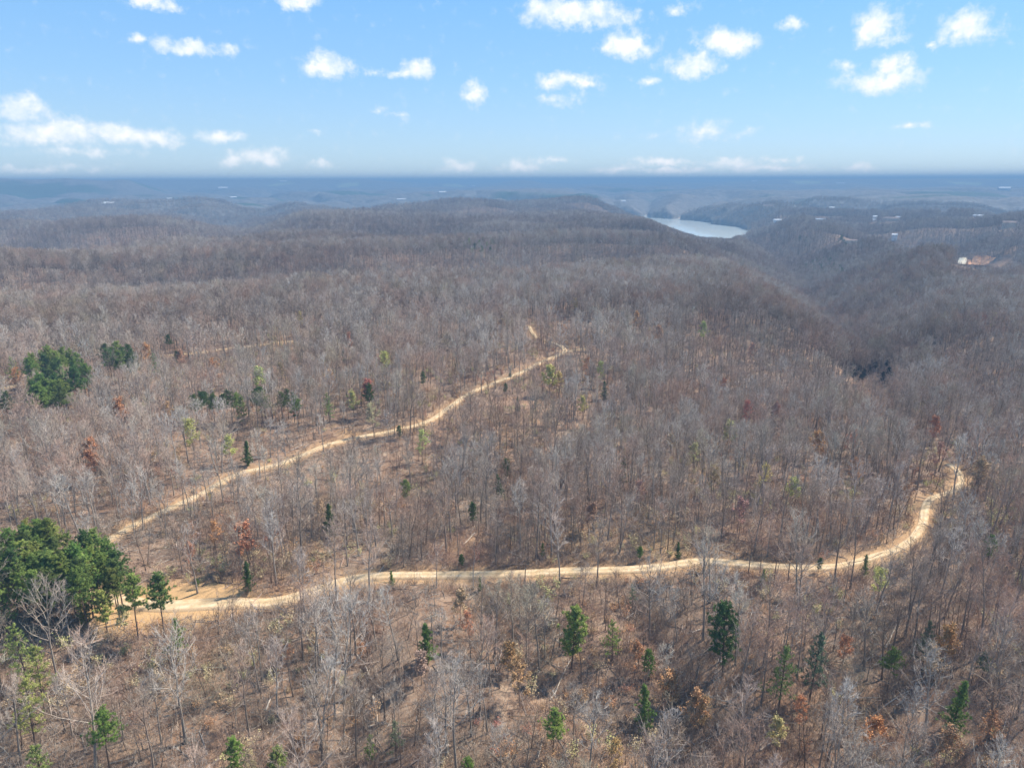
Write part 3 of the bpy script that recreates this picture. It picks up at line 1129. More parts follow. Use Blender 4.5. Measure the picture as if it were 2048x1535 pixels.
TAKEN = []      # (x, y, radius) places where the random forest leaves room
OPEN = []       # (x, y, z, share of the trees standing before it that are missing)
LAND = []       # landmarks for labels: (x, y, phrase)


def zone(px, py):
    """where in the view a tree stands, in words"""
    if py > 1400: v = 'at the bottom of the view'
    elif py > 1170: v = 'on the slope below the lower road'
    elif py > 1060: v = 'just behind the lower road'
    elif py > 860: v = 'between the two dirt roads'
    elif py > 700: v = 'near the upper end of the diagonal road'
    else: v = 'on the far ridge'
    return v


def plant(name, forms, i, x, y, size, label, cat, group, color=None, tint=.5, part_names=('trunk', 'crown'), rot=None, lean=0):
    z = hz(x, y)
    e = bpy.data.objects.new(name, None)
    COL.objects.link(e)
    e.empty_display_size = 0.5
    e.location = (x, y, z - .15)
    e.rotation_euler = (random.gauss(0, .025) + lean, random.gauss(0, .025), random.random() * 6.28 if rot is None else rot)
    e.scale = (size, size, size)
    tag(e, label, cat, group)
    f = forms[i % len(forms)]
    if color is not None and 'pine' in name:
        k_ = random.uniform(.75, 1.35)
        color = (color[0] * k_ * random.uniform(.9, 1.25), color[1] * k_, color[2] * k_)
    for pn, me in zip(part_names, f[:2]):
        o = bpy.data.objects.new(pn, me)
        COL.objects.link(o)
        o.parent = e
        o['tint'] = float(tint)
        if color is not None:
            o.color = (*color, 1.0)
    return e


GRN, DKG, YGR, BLG, BRT = (.165, .250, .065), (.095, .155, .050), (.26, .32, .10), (.16, .21, .13), (.18, .28, .065)
COLN = {GRN: 'green', DKG: 'dark green', YGR: 'light yellow green', BLG: 'dull grey green', BRT: 'bright green'}
# (px, top row, height, kind, colour, what it is)
EVERG = [
    (255, 1152, 18, 'pine', GRN, 'thin lone pine standing on the sandy clearing, left of the rounder pine'),
    (309, 1148, 19, 'pine', DKG, 'round topped pine on the right of the sandy clearing'),
    (345, 1235, 12, 'sparse', BRT, 'bright green young pine just below the sandy clearing'),
    (735, 768, 17, 'pine', DKG, 'single dark pine left of the diagonal road beside a reddish tree'),
    (798, 850, 7, 'round', DKG, 'small dark evergreen at the edge of the diagonal road'),
    (1035, 792, 9, 'cedar', DKG, 'small dark cedar right of the diagonal road below yellow trees'),
    (1010, 765, 7, 'round', DKG, 'small evergreen bush close to the bend of the diagonal road'),
    (1012, 915, 11, 'round', DKG, 'upper dark evergreen of the group in the middle of the woods'),
    (1000, 945, 10, 'cedar', DKG, 'lower dark evergreen of the group in the middle of the woods'),
    (490, 880, 11, 'cedar', DKG, 'narrow dark cedar above the diagonal road'),
    (655, 1006, 12, 'cedar', DKG, 'dark cedar standing alone between the two roads on the left'),
    (945, 1003, 9, 'round', DKG, 'dark round evergreen in the middle between the two roads'),
    (810, 958, 10, 'round', YGR, 'olive green round tree between the two roads'),
    (1246, 912, 12, 'cedar', DKG, 'slim dark cedar right of centre between the roads'),
    (490, 1118, 10, 'cedar', DKG, 'narrow cedar behind the dead trunks near the clearing'),
    (392, 1155, 3.5, 'round', GRN, 'low green bush at the back edge of the clearing'),
    (923, 1107, 5, 'round', DKG, 'small dark bush behind the lower road near the middle'),
    (1085, 1084, 5, 'cedar', GRN, 'small cedar behind the brush mound on the lower road'),
    (1280, 1092, 5, 'round', BRT, 'bright green bush behind the lower road right of middle'),
    (1358, 1083, 6, 'cedar', DKG, 'small dark cedar beside the orange grass patch'),
    (1146, 1215, 18, 'round', GRN, 'tall green pine below the road left of the middle hollow'),
    (852, 1243, 12, 'cedar', GRN, 'green cedar below the lower road among bare trees'),
    (1228, 1238, 13, 'sparse', GRN, 'thin green pine close right of the tall green pine'),
    (1300, 1298, 9, 'round', BRT, 'bright leafy young tree in the middle hollow'),
    (1296, 1363, 13, 'cedar', GRN, 'upright green tree below the bright leafy one'),
    (1458, 1204, 20, 'round', DKG, 'dense dark evergreen on a tall bare trunk, the darkest tree below the road'),
    (1572, 1288, 18, 'sparse', YGR, 'spreading yellow green pine right of the dense dark evergreen'),
    (1636, 1262, 19, 'sparse', BLG, 'sparse grey green hemlock at the right of the hollow'),
    (1788, 1297, 12, 'pine', GRN, 'small flat topped pine by the curved fallen trunk'),
    (1862, 1238, 15, 'sparse', BLG, 'pale sparse pine on the right slope'),
    (1926, 1352, 14, 'cedar', GRN, 'broad conical evergreen near the right edge'),
    (1986, 1068, 10, 'round', GRN, 'round green tree near the right edge beyond the road bend'),
    (1975, 1303, 9, 'pine', BLG, 'dull green small crown near the right edge'),
    (1106, 1420, 13, 'pine', BRT, 'leaning bright pine at the bottom middle'),
    (195, 1420, 16, 'pine', BRT, 'pine with two green tufts low on its trunk at the bottom left'),
    (465, 1473, 10, 'round', BRT, 'small round green tree at the bottom left of centre'),
    (547, 1494, 10, 'round', YGR, 'dense olive round tree at the bottom edge'),
    (75, 1483, 17, 'sparse', YGR, 'light green pine cut by the bottom edge on the left'),
    (38, 1346, 18, 'sparse', YGR, 'light green pine at the left edge, upper of two'),
    (60, 1290, 17, 'sparse', YGR, 'olive pine at the left edge behind the big pale tree'),
    (28, 1243, 18, 'sparse', YGR, 'olive pine at the left edge just below the pine stand'),
    (160, 1195, 10, 'round', YGR, 'low olive pine at the foot of the pine stand'),
    (200, 1180, 12, 'round', YGR, 'olive young pine on the right foot of the pine stand'),
    (788, 1438, 10, 'sparse', BLG, 'faint green sapling pine at the bottom, left of centre'),
    (735, 1463, 7, 'cedar', BRT, 'slim bright green sapling at the bottom, left of centre'),
    (940, 1515, 7, 'round', BRT, 'small bright bush cut by the bottom edge'),
    (1735, 1108, 7, 'cedar', GRN, 'small green cedar at the near edge of the road bend'),
    (1640, 1114, 5, 'round', DKG, 'small dark bush on the far verge of the lower road'),
    (1528, 1135, 5, 'cedar', BRT, 'small bright bush on the near verge of the lower road'),
    (1268, 1165, 8, 'sparse', BLG, 'grey green young pine just below the road near the middle'),
    (960, 1150, 5, 'cedar', GRN, 'small evergreen on the near road verge at the middle'),
    (783, 1140, 5, 'cedar', GRN, 'small evergreen on the near road verge left of middle'),
    (20, 712, 17, 'sparse', GRN, 'lone slim pine left of the dark pine clump'),
    (4, 782, 18, 'pine', DKG, 'dark pine cut by the left edge'),
    (335, 668, 14, 'pine', DKG, 'tall thin pine rising behind the right pine clump'),
    (352, 700, 10, 'round', DKG, 'dense dark round evergreen right of the pine clumps'),
    (303, 705, 16, 'sparse', GRN, 'leaning sparse pine beside the faint track'),
    (686, 700, 8, 'cedar', DKG, 'small dark cedar above the diagonal road'),
    (845, 742, 9, 'round', DKG, 'dark evergreen close left of the diagonal road'),
    (1020, 735, 6, 'cedar', DKG, 'tiny dark cedar just left of the diagonal road top'),
    (655, 785, 15, 'sparse', GRN, 'green pine right of the row of four clumps'),
    (1210, 760, 12, 'cedar', DKG, 'slim dark evergreen behind the yellow trees on the ridge'),
    (1675, 615, 14, 'cedar', DKG, 'lone dark evergreen on the slope across the ravine'),
    (1688, 610, 12, 'cedar', GRN, 'lone green evergreen on the slope across the ravine'),
]
for k, (px, ty, h_, kd, colr, lab) in enumerate(EVERG):
    x, y = by_top(px, ty, h_)
    fm_ = CONI[kd]
    i = k % len(fm_)
    cat = 'pine tree' if kd in ('pine', 'sparse') or 'pine' in lab else ('bush' if h_ < 6 else 'evergreen tree')
    nm = 'pine_tree' if cat == 'pine tree' else ('evergreen_bush' if cat == 'bush' else 'evergreen_tree')
    plant(nm, fm_, i, x, y, h_ / fm_[i][2], lab, cat, 'single evergreens among the bare trees', colr)
    TAKEN.append((x, y, 3.0 if h_ > 8 else 1.6))
    for q_ in (.45, .7, .92):
        OPEN.append((x, y, hz(x, y) + h_ * q_, .92))
    LAND.append((x, y, lab))

# pine stands
def stand(tops, hts, lab, group, colset, rad=2.2):
    for (px, ty) in tops:
        h_ = random.choice(hts) * random.uniform(.92, 1.08)
        x, y = by_top(px, ty, h_)
        kd = 'pine' if random.random() < .85 else 'sparse'
        i = random.randrange(len(CONI[kd]))
        plant('pine_tree', CONI[kd], i, x, y, h_ / CONI[kd][i][2], lab, 'pine tree', group, random.choice(colset))
        TAKEN.append((x, y, rad))
        OPEN.append((x, y, hz(x, y) + h_ * .55, .93))
        OPEN.append((x, y, hz(x, y) + h_ * .85, .93))


tops = []
tries = 0
while len(tops) < 60 and tries < 20000:
    tries += 1
    px = random.uniform(-40, 232)
    lim = 1050 + (max(0, px - 150) / 80) ** 2 * 30 - (18 if 40 < px < 110 else 0)
    ty = random.uniform(lim, 1150 if px < 120 else 1140)
    if all(((px - a) / 20) ** 2 + ((ty - b) / 12) ** 2 > 1 for a, b in tops):
        tops.append((px, ty))
for row_, lo_, hi_ in (('back', 0, 1088), ('middle', 1088, 1120), ('front', 1120, 2000)):
    for half_, a_, b_ in (('left', -99, 95), ('right', 95, 999)):
        sub = [q for q in tops if lo_ <= q[1] < hi_ and a_ <= q[0] < b_]
        stand(sub, (17, 18, 19, 16), 'tall green pine in the %s row of the dense stand, its %s half' % (row_, half_), 'pines of the dense stand, %s row, %s half' % (row_, half_), (GRN, GRN, (.19, .27, .07), DKG, (.23, .29, .085)))
stand([(62, 706), (78, 699), (94, 691), (108, 700), (122, 693), (138, 694), (150, 706), (158, 716), (146, 720), (128, 715), (112, 716), (96, 712), (54, 716), (84, 708), (134, 706), (166, 726), (104, 724), (140, 732), (120, 728)], (20, 22), 'dark pine in the back row of the clump beside the left edge', 'pines of the upper left clump, back row', (DKG, GRN))
stand([(62, 760), (72, 746), (84, 738), (96, 736), (108, 746), (118, 758), (90, 752), (102, 760), (76, 765), (58, 752), (66, 770), (112, 768), (126, 748)], (20, 21), 'dark pine in the front row of the clump beside the left edge', 'pines of the upper left clump, front row', (DKG, GRN))
stand([(208, 686), (220, 696), (230, 681), (242, 694), (250, 688), (263, 696), (236, 702), (214, 696), (256, 704), (228, 708)], (19, 20), 'dark pine in the small clump by the faint track', 'pines of the clump by the faint track', (DKG, GRN))
stand([(388, 788), (398, 782), (410, 781), (422, 786)], (15, 16), 'dark pine in the first clump of the row above the pale bare trees', 'pines of the row, first clump', (DKG,))
stand([(447, 786), (458, 779), (470, 784), (478, 792)], (15, 16), 'dark pine in the second clump of the row above the pale bare trees', 'pines of the row, second clump', (DKG, GRN))
stand([(508, 776), (518, 772), (526, 786)], (15, 16), 'dark pine in the third clump of the row above the pale bare trees', 'pines of the row, third clump', (DKG, GRN))
stand([(560, 783), (572, 777), (584, 781), (592, 790)], (15, 16), 'dark pine in the fourth clump of the row above the pale bare trees', 'pines of the row, fourth clump', (DKG, GRN))

stand([(928, 482), (938, 476), (948, 486), (957, 480), (966, 474), (975, 484), (984, 478), (992, 488), (945, 494), (962, 492), (980, 494)], (18, 20), 'dark pine in the small far group beyond the ravine near the middle', 'pines of the far middle group', (DKG, GRN), 4)
stand([(random.uniform(1612, 1700), random.uniform(505, 540)) for _ in range(26)], (17, 20), 'dark pine on the shaded wall of the valley right of the lake', 'pines of the valley wall', (DKG,), 4)
stand([(1678, 474), (1683, 470), (1688, 478), (1692, 484)], (20, 23), 'tall dark pine beside the pale house across the valley', 'pines beside the pale house', (DKG,), 4)
stand([(1118, 438), (1130, 441), (1142, 437), (1600, 470), (1612, 474)], (20, 22), 'dark pine on the far hill shoulder left of the lake', 'pines of the far shoulder', (DKG,), 4)
stand([(random.uniform(1690, 1785), random.uniform(712, 748)) for _ in range(20)], (10, 12, 9), 'tree coloured near black as shade in the hollow at the head of the ravine', 'near black trees of the hollow', ((.028, .034, .030), (.035, .036, .034)), 3)  # added trees, needles near black to stand for the hollow's shade
for k_, (a_, b_) in enumerate([(1980, 592), (1990, 586), (1996, 594), (2004, 598), (2012, 592), (2020, 590), (2027, 597), (2036, 600), (2044, 604)]):
    x_, y_ = by_top(a_, b_, 16)
    plant('bare_tree', DEAD, k_, x_, y_, .9, 'white barked bare tree in the pale row at the right edge', 'tree', 'white barked trees at the right edge', tint=.9)
    TAKEN.append((x_, y_, 5)); OPEN.append((x_, y_, hz(x_, y_) + 12, .9))

# budding and leaf bearing trees
YEL, ORG, RED, PNK, TAN = (.56, .53, .20), (.56, .31, .16), (.54, .22, .15), (.50, .30, .25), (.54, .41, .25)
NAMES = {YEL: 'yellow green', ORG: 'orange', RED: 'red', PNK: 'pinkish', TAN: 'tan'}
BUDS = [(380, 842, 14, YEL), (455, 876, 10, YEL), (842, 866, 12, YEL), (1100, 738, 14, YEL), (1118, 748, 11, YEL), (1151, 598, 12, YEL), (1409, 647, 14, YEL), (1202, 728, 13, YEL),
        (1456, 846, 12, YEL), (1344, 872, 9, TAN), (770, 706, 13, YEL), (705, 786, 11, YEL), (600, 626, 12, YEL), (512, 740, 12, YEL), (1958, 922, 14, TAN), (1765, 1138, 9, YEL), (1166, 796, 10, YEL),
        (1525, 932, 12, YEL), (1590, 962, 9, YEL), (420, 985, 4, YEL), (745, 815, 12, TAN), (1390, 890, 10, TAN), (560, 730, 12, TAN),
        (238, 800, 12, ORG), (338, 806, 10, ORG), (172, 882, 13, ORG), (180, 905, 11, RED), (425, 1048, 9, ORG), (492, 1052, 12, ORG), (286, 690, 12, ORG), (427, 722, 12, ORG), (918, 1186, 9, TAN), (938, 1225, 9, ORG),
        (1015, 1295, 8, ORG), (575, 1288, 6, ORG), (722, 1284, 5, ORG), (1395, 1386, 10, ORG), (1412, 1402, 8, ORG), (1338, 1352, 9, ORG), (1272, 1288, 8, ORG), (1693, 1272, 8, ORG), (1755, 1438, 9, ORG), (1608, 1400, 8, ORG),
        (1902, 1256, 9, ORG), (1272, 627, 13, ORG), (1130, 652, 11, ORG), (1715, 922, 10, ORG), (1495, 806, 13, RED), (1462, 822, 10, PNK), (1555, 808, 11, PNK), (1702, 862, 10, RED), (1872, 838, 12, RED), (1880, 890, 12, PNK),
        (731, 764, 11, RED), (375, 1088, 7, RED), (30, 742, 12, ORG), (360, 702, 10, PNK), (700, 668, 11, RED), (1190, 1010, 9, PNK), (1480, 1002, 10, PNK), (1040, 1330, 10, ORG), (1870, 1300, 9, TAN),
        (1280, 968, 10, PNK), (1640, 870, 11, ORG), (1430, 940, 9, TAN), (640, 1000, 9, TAN), (1560, 1440, 8, TAN), (1235, 1490, 8, ORG), (840, 1310, 7, PNK), (1450, 758, 10, ORG), (1170, 720, 11, ORG), (660, 742, 10, ORG), (895, 700, 12, TAN),
        (1505, 690, 11, TAN), (1610, 560, 12, TAN), (1990, 628, 12, YEL), (1968, 634, 12, RED), (1815, 600, 12, ORG), (1320, 655, 12, TAN), (1240, 600, 11, TAN), (1000, 640, 11, TAN), (240, 1215, 7, TAN), (500, 1500, 7, TAN), (1900, 1460, 8, ORG), (1985, 1430, 9, ORG)]
for k, (px, ty, h_, cl) in enumerate(BUDS):
    h_ *= 1.15
    x, y = by_top(px, ty, h_)
    i = k % len(BUD)
    bpx, bpy_ = project(x, y, hz(x, y))
    j = min(range(len(LAND)), key=lambda q: (LAND[q][0] - x) ** 2 + (LAND[q][1] - y) ** 2)
    side = 'right' if px > project(LAND[j][0], LAND[j][1], 0)[0] else 'left'
    lab = '%s leafing tree %s, %s of the %s' % (NAMES[cl], zone(bpx, bpy_), side, ' '.join(LAND[j][2].split(',')[0].split()[:5]))
    c2 = tuple(v * random.uniform(.85, 1.12) for v in cl)
    plant('budding_tree', BUD, i, x, y, h_ / BUD[i][2], ' '.join(lab.split()[:16]), 'tree', 'coloured spring trees among the bare ones', c2, tint=.35)
    TAKEN.append((x, y, 2.5))
    OPEN.append((x, y, hz(x, y) + h_ * .5, .92))
    OPEN.append((x, y, hz(x, y) + h_ * .85, .92))

# ------------------------------------------------------------------ fallen trunks
LOGS = [(235, 1293, 263, 1267, 0), (283, 1369, 309, 1365, 0), (300, 1389, 362, 1382, 1), (340, 1451, 371, 1431, 0), (348, 1417, 391, 1404, 0), (314, 1496, 345, 1496, 0), (405, 1172, 425, 1155, 0), (433, 1164, 481, 1171, 0),
        (541, 1125, 566, 1116, 1), (532, 1420, 544, 1394, 1), (211, 1318, 224, 1298, 0), (784, 1176, 825, 1183, 0), (816, 1203, 840, 1194, 0), (557, 1241, 561, 1267, 1), (671, 1200, 683, 1226, 1), (711, 1305, 737, 1317, 0),
        (711, 1305, 731, 1331, 1), (731, 1334, 743, 1361, 1), (746, 1393, 756, 1446, 1), (758, 1390, 774, 1408, 0), (737, 1454, 771, 1446, 1), (890, 1472, 916, 1428, 0), (992, 1293, 1030, 1311, 0), (743, 1484, 764, 1497, 0),
        (995, 1328, 1004, 1302, 1), (860, 1531, 875, 1507, 1), (1100, 1400, 1145, 1315, 1), (1304, 1437, 1329, 1394, 1), (1236, 1440, 1270, 1454, 0), (1242, 1443, 1259, 1468, 0), (1434, 1448, 1440, 1474, 1), (1298, 1178, 1318, 1191, 1),
        (1121, 1155, 1168, 1159, 0), (1428, 1172, 1454, 1185, 0), (1392, 1142, 1406, 1174, 1), (1461, 1307, 1471, 1284, 1), (1770, 1296, 1808, 1220, 1), (1741, 1434, 1820, 1382, 1), (1793, 1411, 1815, 1397, 1), (1927, 1260, 1963, 1272, 0),
        (1920, 1249, 1951, 1263, 1), (1991, 1299, 2015, 1308, 0), (1677, 1532, 1717, 1501, 1), (1708, 1396, 1724, 1387, 1), (929, 1088, 950, 1068, 1), (1014, 1071, 1042, 1083, 1), (782, 1105, 792, 1092, 1), (1233, 1064, 1257, 1066, 0),
        (1291, 1049, 1312, 1051, 0), (1440, 1099, 1478, 1111, 1), (1546, 1121, 1577, 1123, 0), (1640, 1230, 1690, 1246, 0), (1400, 1330, 1390, 1370, 0), (620, 1340, 650, 1365, 0), (1180, 1360, 1165, 1400, 0), (1590, 1180, 1625, 1195, 0), (1850, 1340, 1880, 1325, 0), (500, 1290, 540, 1300, 0), (1520, 1500, 1560, 1480, 1), (100, 1420, 140, 1440, 0)]
for k, (a, b, c, d, pale) in enumerate(LOGS):
    x0, y0 = ground_px(a, b, H); x1, y1 = ground_px(c, d, H)
    g = np.random.default_rng(900 + k)
    z0, z1 = hz(x0, y0), hz(x1, y1)
    L = math.hypot(x1 - x0, y1 - y0)
    M = MB()
    n = 5
    tt_ = np.linspace(0, 1, n)
    P = np.column_stack([x0 + (x1 - x0) * tt_, y0 + (y1 - y0) * tt_, [hz(x0 + (x1 - x0) * q, y0 + (y1 - y0) * q) + .22 + .5 * q * g.random() for q in tt_]])
    P[1:-1, :2] += g.normal(0, .008 * L, (n - 2, 2))
    o0 = P[0].copy()
    P = P - o0
    M.tube(P, np.linspace(.23, .07, n) * g.uniform(.75, 1.1), 6, 0, 0)
    root = MB()
    nb = 6
    q = .4 + .6 * g.random((nb, 1))
    s = P[0] * (1 - q) + P[-1] * q
    root.cones(s, s + g.normal(0, 1.2, (nb, 3)) * [1, 1, .5] + [0, 0, .8] + (P[-1] - P[0]) * .12, .06, 0)
    o = add_obj('fallen_log', M.mesh('fallen_log', [M_LOGPALE if pale else M_LOG], True), loc=tuple(o0))
    br = add_obj('branches', root.mesh('branches', [M_LOGPALE if pale else M_LOG]), parent=o)
    mx, my = (a + c) / 2, (b + d) / 2
    j = min(range(len(LAND)), key=lambda q_: (LAND[q_][0] - x0) ** 2 + (LAND[q_][1] - y0) ** 2)
    side = 'right' if mx > project(LAND[j][0], LAND[j][1], 0)[0] else 'left'
    ang = 'lying level' if abs(d - b) < .35 * abs(c - a) else ('pointing uphill' if abs(d - b) > 1.5 * abs(c - a) else 'lying slantwise')
    size = 'long' if L > 12 else ('short' if L < 6 else 'slim')
    lab = '%s %s fallen trunk %s, %s of the %s' % (size, 'pale' if pale else 'dark', ang, side, ' '.join(LAND[j][2].split(',')[0].split()[:7]))
    tag(o, ' '.join(lab.split()[:16]), 'fallen log', 'fallen trunks on the forest floor')

# ------------------------------------------------------------------ houses and outcrops far away
M_WHITE = m_plain('white_paint', (.80, .80, .78), .7)
M_ROOFG = m_plain('grey_roof', (.22, .21, .22), .8)
M_ROOFB = m_plain('brown_roof', (.26, .18, .14), .8)
M_TAN = m_plain('tan_siding', (.62, .55, .45), .8)
M_GLASS = m_plain('window_glass', (.05, .06, .08), .2)
M_CLAY = m_plain('red_clay', (.66, .34, .17), .9, .35, .15)
M_CLAYP = m_plain('pale_clay', (.76, .66, .47), .9, .25, .15)


def box_me(name, w, d, h, m_, z0=0):
    Vb = [(sx * w / 2, sy * d / 2, z0 + z * h) for z in (0, 1) for sx, sy in ((-1, -1), (1, -1), (1, 1), (-1, 1))]
    Fb = [(3, 2, 1, 0), (4, 5, 6, 7), (0, 1, 5, 4), (1, 2, 6, 5), (2, 3, 7, 6), (3, 0, 4, 7)]
    return mesh_np(name, Vb, Fb, [m_], smooth=False)


def gable_me(name, w, d, z, rise, m_, over=.6):
    w2, d2 = w / 2 + over, d / 2 + over
    Vb = [(-w2, -d2, z), (w2, -d2, z), (w2, d2, z), (-w2, d2, z), (-w2, 0, z + rise), (w2, 0, z + rise)]
    Fb = [(0, 1, 5, 4), (2, 3, 4, 5), (0, 4, 3), (1, 2, 5), (3, 2, 1, 0)]
    return mesh_np(name, Vb, Fb, [m_], smooth=False)


SIGHT = []
HOUSES = [(1663, 418, 22, 11, 9, 1, 0, 'small white house high on the hill right of the lake'), (1642, 437, 36, 12, 6, 1, 1, 'long low white building below the small white house'),
          (1789, 471, 12, 10, 11, 1, 0, 'bright white narrow house on the middle right hill'), (1782, 436, 46, 16, 8, 0, 0, 'broad tan house with a dark lower side on the hill crest'),
          (1797, 433, 16, 10, 7, 1, 0, 'white shed right of the broad tan house'), (1750, 431, 14, 10, 6, 1, 0, 'small pale house left of the broad tan house'), (1749, 437, 12, 8, 5, 1, 0, 'pale garage just below the small pale house'),
          (1957, 429, 30, 10, 6, 1, 0, 'low white building toward the right edge'), (2020, 446, 28, 14, 10, 0, 0, 'tan house with a tall gable near the right edge'), (1702, 477, 26, 10, 5, 0, 0, 'pale house by the tall dark evergreen across the ravine'),
          (1886, 427, 34, 14, 7, 0, 0, 'pinkish brown house in the trees right of the hill crest'), (2008, 380, 70, 30, 14, 1, 1, 'white farm building near the horizon on the right'), (1538, 415, 40, 14, 8, 0, 0, 'tan house above the lake shore'),
          (1555, 438, 26, 12, 6, 1, 1, 'pale green roofed house above the right lake shore'), (1245, 404, 36, 14, 9, 1, 0, 'white house on the bluff left of the lake'), (216, 409, 46, 18, 8, 1, 1, 'white roofed building in evergreens on the far left'),
          (446, 378, 90, 30, 14, 1, 1, 'white barn near the horizon left of centre'), (467, 397, 40, 16, 10, 1, 0, 'white house at a clearing left of centre'), (339, 399, 26, 14, 8, 1, 0, 'tiny white house far left of centre'),
          (803, 400, 60, 16, 8, 1, 1, 'long white building far off near the middle'), (885, 386, 50, 18, 9, 1, 0, 'white building beside the pale field'), (947, 373, 60, 24, 12, 1, 0, 'white barn in the pale field near the horizon'),
          (1508, 364, 70, 26, 14, 1, 1, 'white barn near the horizon above the lake'), (567, 364, 80, 24, 14, 1, 0, 'white barn near the horizon left of the middle'), (1680, 368, 90, 26, 12, 1, 1, 'pale farm building near the horizon right of the lake')]
for (px, py, w, d, h_, white, low, lab) in HOUSES:
    x, y = ground_px(px, py, H, extra=9)
    z = hz(x, y)
    far = math.hypot(x, y) > WOOD_START
    base = z + (12 if far else 0)
    e = bpy.data.objects.new('house', None); COL.objects.link(e)
    h_ += 3
    e.location = (x, y, base)
    e.rotation_euler = (0, 0, -math.atan2(x, y) + random.uniform(-.3, .3))
    tag(e, lab, 'house', 'houses scattered over the far hills')
    wall = M_WHITE if white else M_TAN
    add_obj('wall', box_me('wall', w, d, h_, wall, -8 if far else -3), e)
    o_ = h_ - (8 if far else 3)
    add_obj('roof', gable_me('roof', w, d, o_ + .02, d * .28, M_WHITE if (low or white) else M_ROOFB), e)
    if w < 60:
        nw = max(2, int(w / 7))
        wm = box_me('window', 1.3, .12, 1.5, M_GLASS)
        for k in range(nw):
            ww = add_obj('window', wm, e)
            ww.location = (-w / 2 + (k + .5) * w / nw, -d / 2 - .03, o_ - 2.3)
    SIGHT.append((x, y, w, z + (h_ - 3) * .75 + (12 if far else 0)))

# clay bank on the right hill
cx, cy = ground_px(1965, 528, H, extra=0)
print('clay', cx, cy, math.hypot(cx, cy), hz(cx, cy))
cz = hz(cx, cy)
DS = math.hypot(cx, cy) / FPX
bank = bpy.data.objects.new('clay_bank', None); COL.objects.link(bank)
bank.location = (cx, cy, cz + 1.5)
bank.rotation_euler = (0, 0, -math.atan2(cx, cy))
tag(bank, 'orange and cream clay bank exposed on the hillside at the right edge', 'clay bank')
g = np.random.default_rng(77)
for k in range(7):
    w = DS * [11, 9, 13, 14, 12, 11, 8][k]
    xo = DS * [-29, -19, -8, 3, 14, 24, 33][k]
    h_ = DS * [9, 6, 13, 14, 12, 9, 7][k]
    nx, nz = 7, 5
    Vk = []
    for iz in range(nz):
        for ix in range(nx):
            u, v = ix / (nx - 1), iz / (nz - 1)
            Vk.append((xo + (u - .5) * w * 1.15 + g.normal(0, .25), -11 + 26 * v + g.normal(0, .9) - 3 * math.sin(math.pi * u), -2 + v * h_ * (.75 + .25 * math.sin(math.pi * u)) + g.normal(0, .2)))
    Fk = [(j * nx + i, j * nx + i + 1, (j + 1) * nx + i + 1, (j + 1) * nx + i) for j in range(nz - 1) for i in range(nx - 1)]
    t0 = len(Vk)
    for ix in range(nx):
        Vk.append((xo + (ix / (nx - 1) - .5) * w * 1.15, 21, Vk[(nz - 1) * nx + ix][2] - 1))
    Fk += [((nz - 1) * nx + i, (nz - 1) * nx + i + 1, t0 + i + 1, t0 + i) for i in range(nx - 1)]
    fc = add_obj('clay_face', mesh_np('clay_face', Vk, Fk, [M_CLAYP if k == 0 else M_CLAY], smooth=False), bank)
SIGHT.append((cx, cy, 92 * DS, cz - 1))

# ------------------------------------------------------------------ the bare forest
def stratified(x0, x1, y0, y1, cell):
    nx, ny = int((x1 - x0) / cell), int((y1 - y0) / cell)
    X, Y = np.meshgrid(np.arange(nx), np.arange(ny))
    X = x0 + (X.ravel() + .1 + .8 * RNG.random(nx * ny)) * cell
    Y = y0 + (Y.ravel() + .1 + .8 * RNG.random(nx * ny)) * cell
    return X, Y


def keep_mask(x, y, rd=3.0):
    m = np.ones(len(x), bool)
    d, _ = road_info(x, y)
    m &= d > rd
    for tx, ty, tr in TAKEN:
        m &= (x - tx) ** 2 + (y - ty) ** 2 > tr * tr
    for i, (cx_, cy_) in enumerate(CLEAR):
        m &= np.hypot(x - cx_, (y - cy_) * 1.3) > 16
    return m


def in_view(x, y, pad=5):
    a = np.degrees(np.arctan2(x, np.maximum(y, .01)))
    return (np.abs(a) < 37.5 + pad) & (y > 0)


X, Y = stratified(-520, 520, 68, 620, 5.9)
r = np.hypot(X, Y)
m = in_view(X, Y, 8) & (r < 560)
dens = fbm(X, Y, 38, 3, 131)
m &= RNG.random(len(X)) < np.clip(.86 + 1.15 * dens, .12, 1)
m &= keep_mask(X, Y, 2.2)
X, Y = X[m], Y[m]
Z = H(X, Y)
print('near trees', len(X))


def tints(x, y):
    t = .57 + .30 * fbm(x, y, 130, 3, 141) + RNG.normal(0, .17, len(x))
    return np.clip(t, .02, .93)


for cx_, cy_ in CLEAR:
    for dx_ in (-12, -4, 4, 12):
        for dy_ in (-8, 0, 8):
            OPEN.append((cx_ + dx_, cy_ + dy_, hz(cx_, cy_), .8))
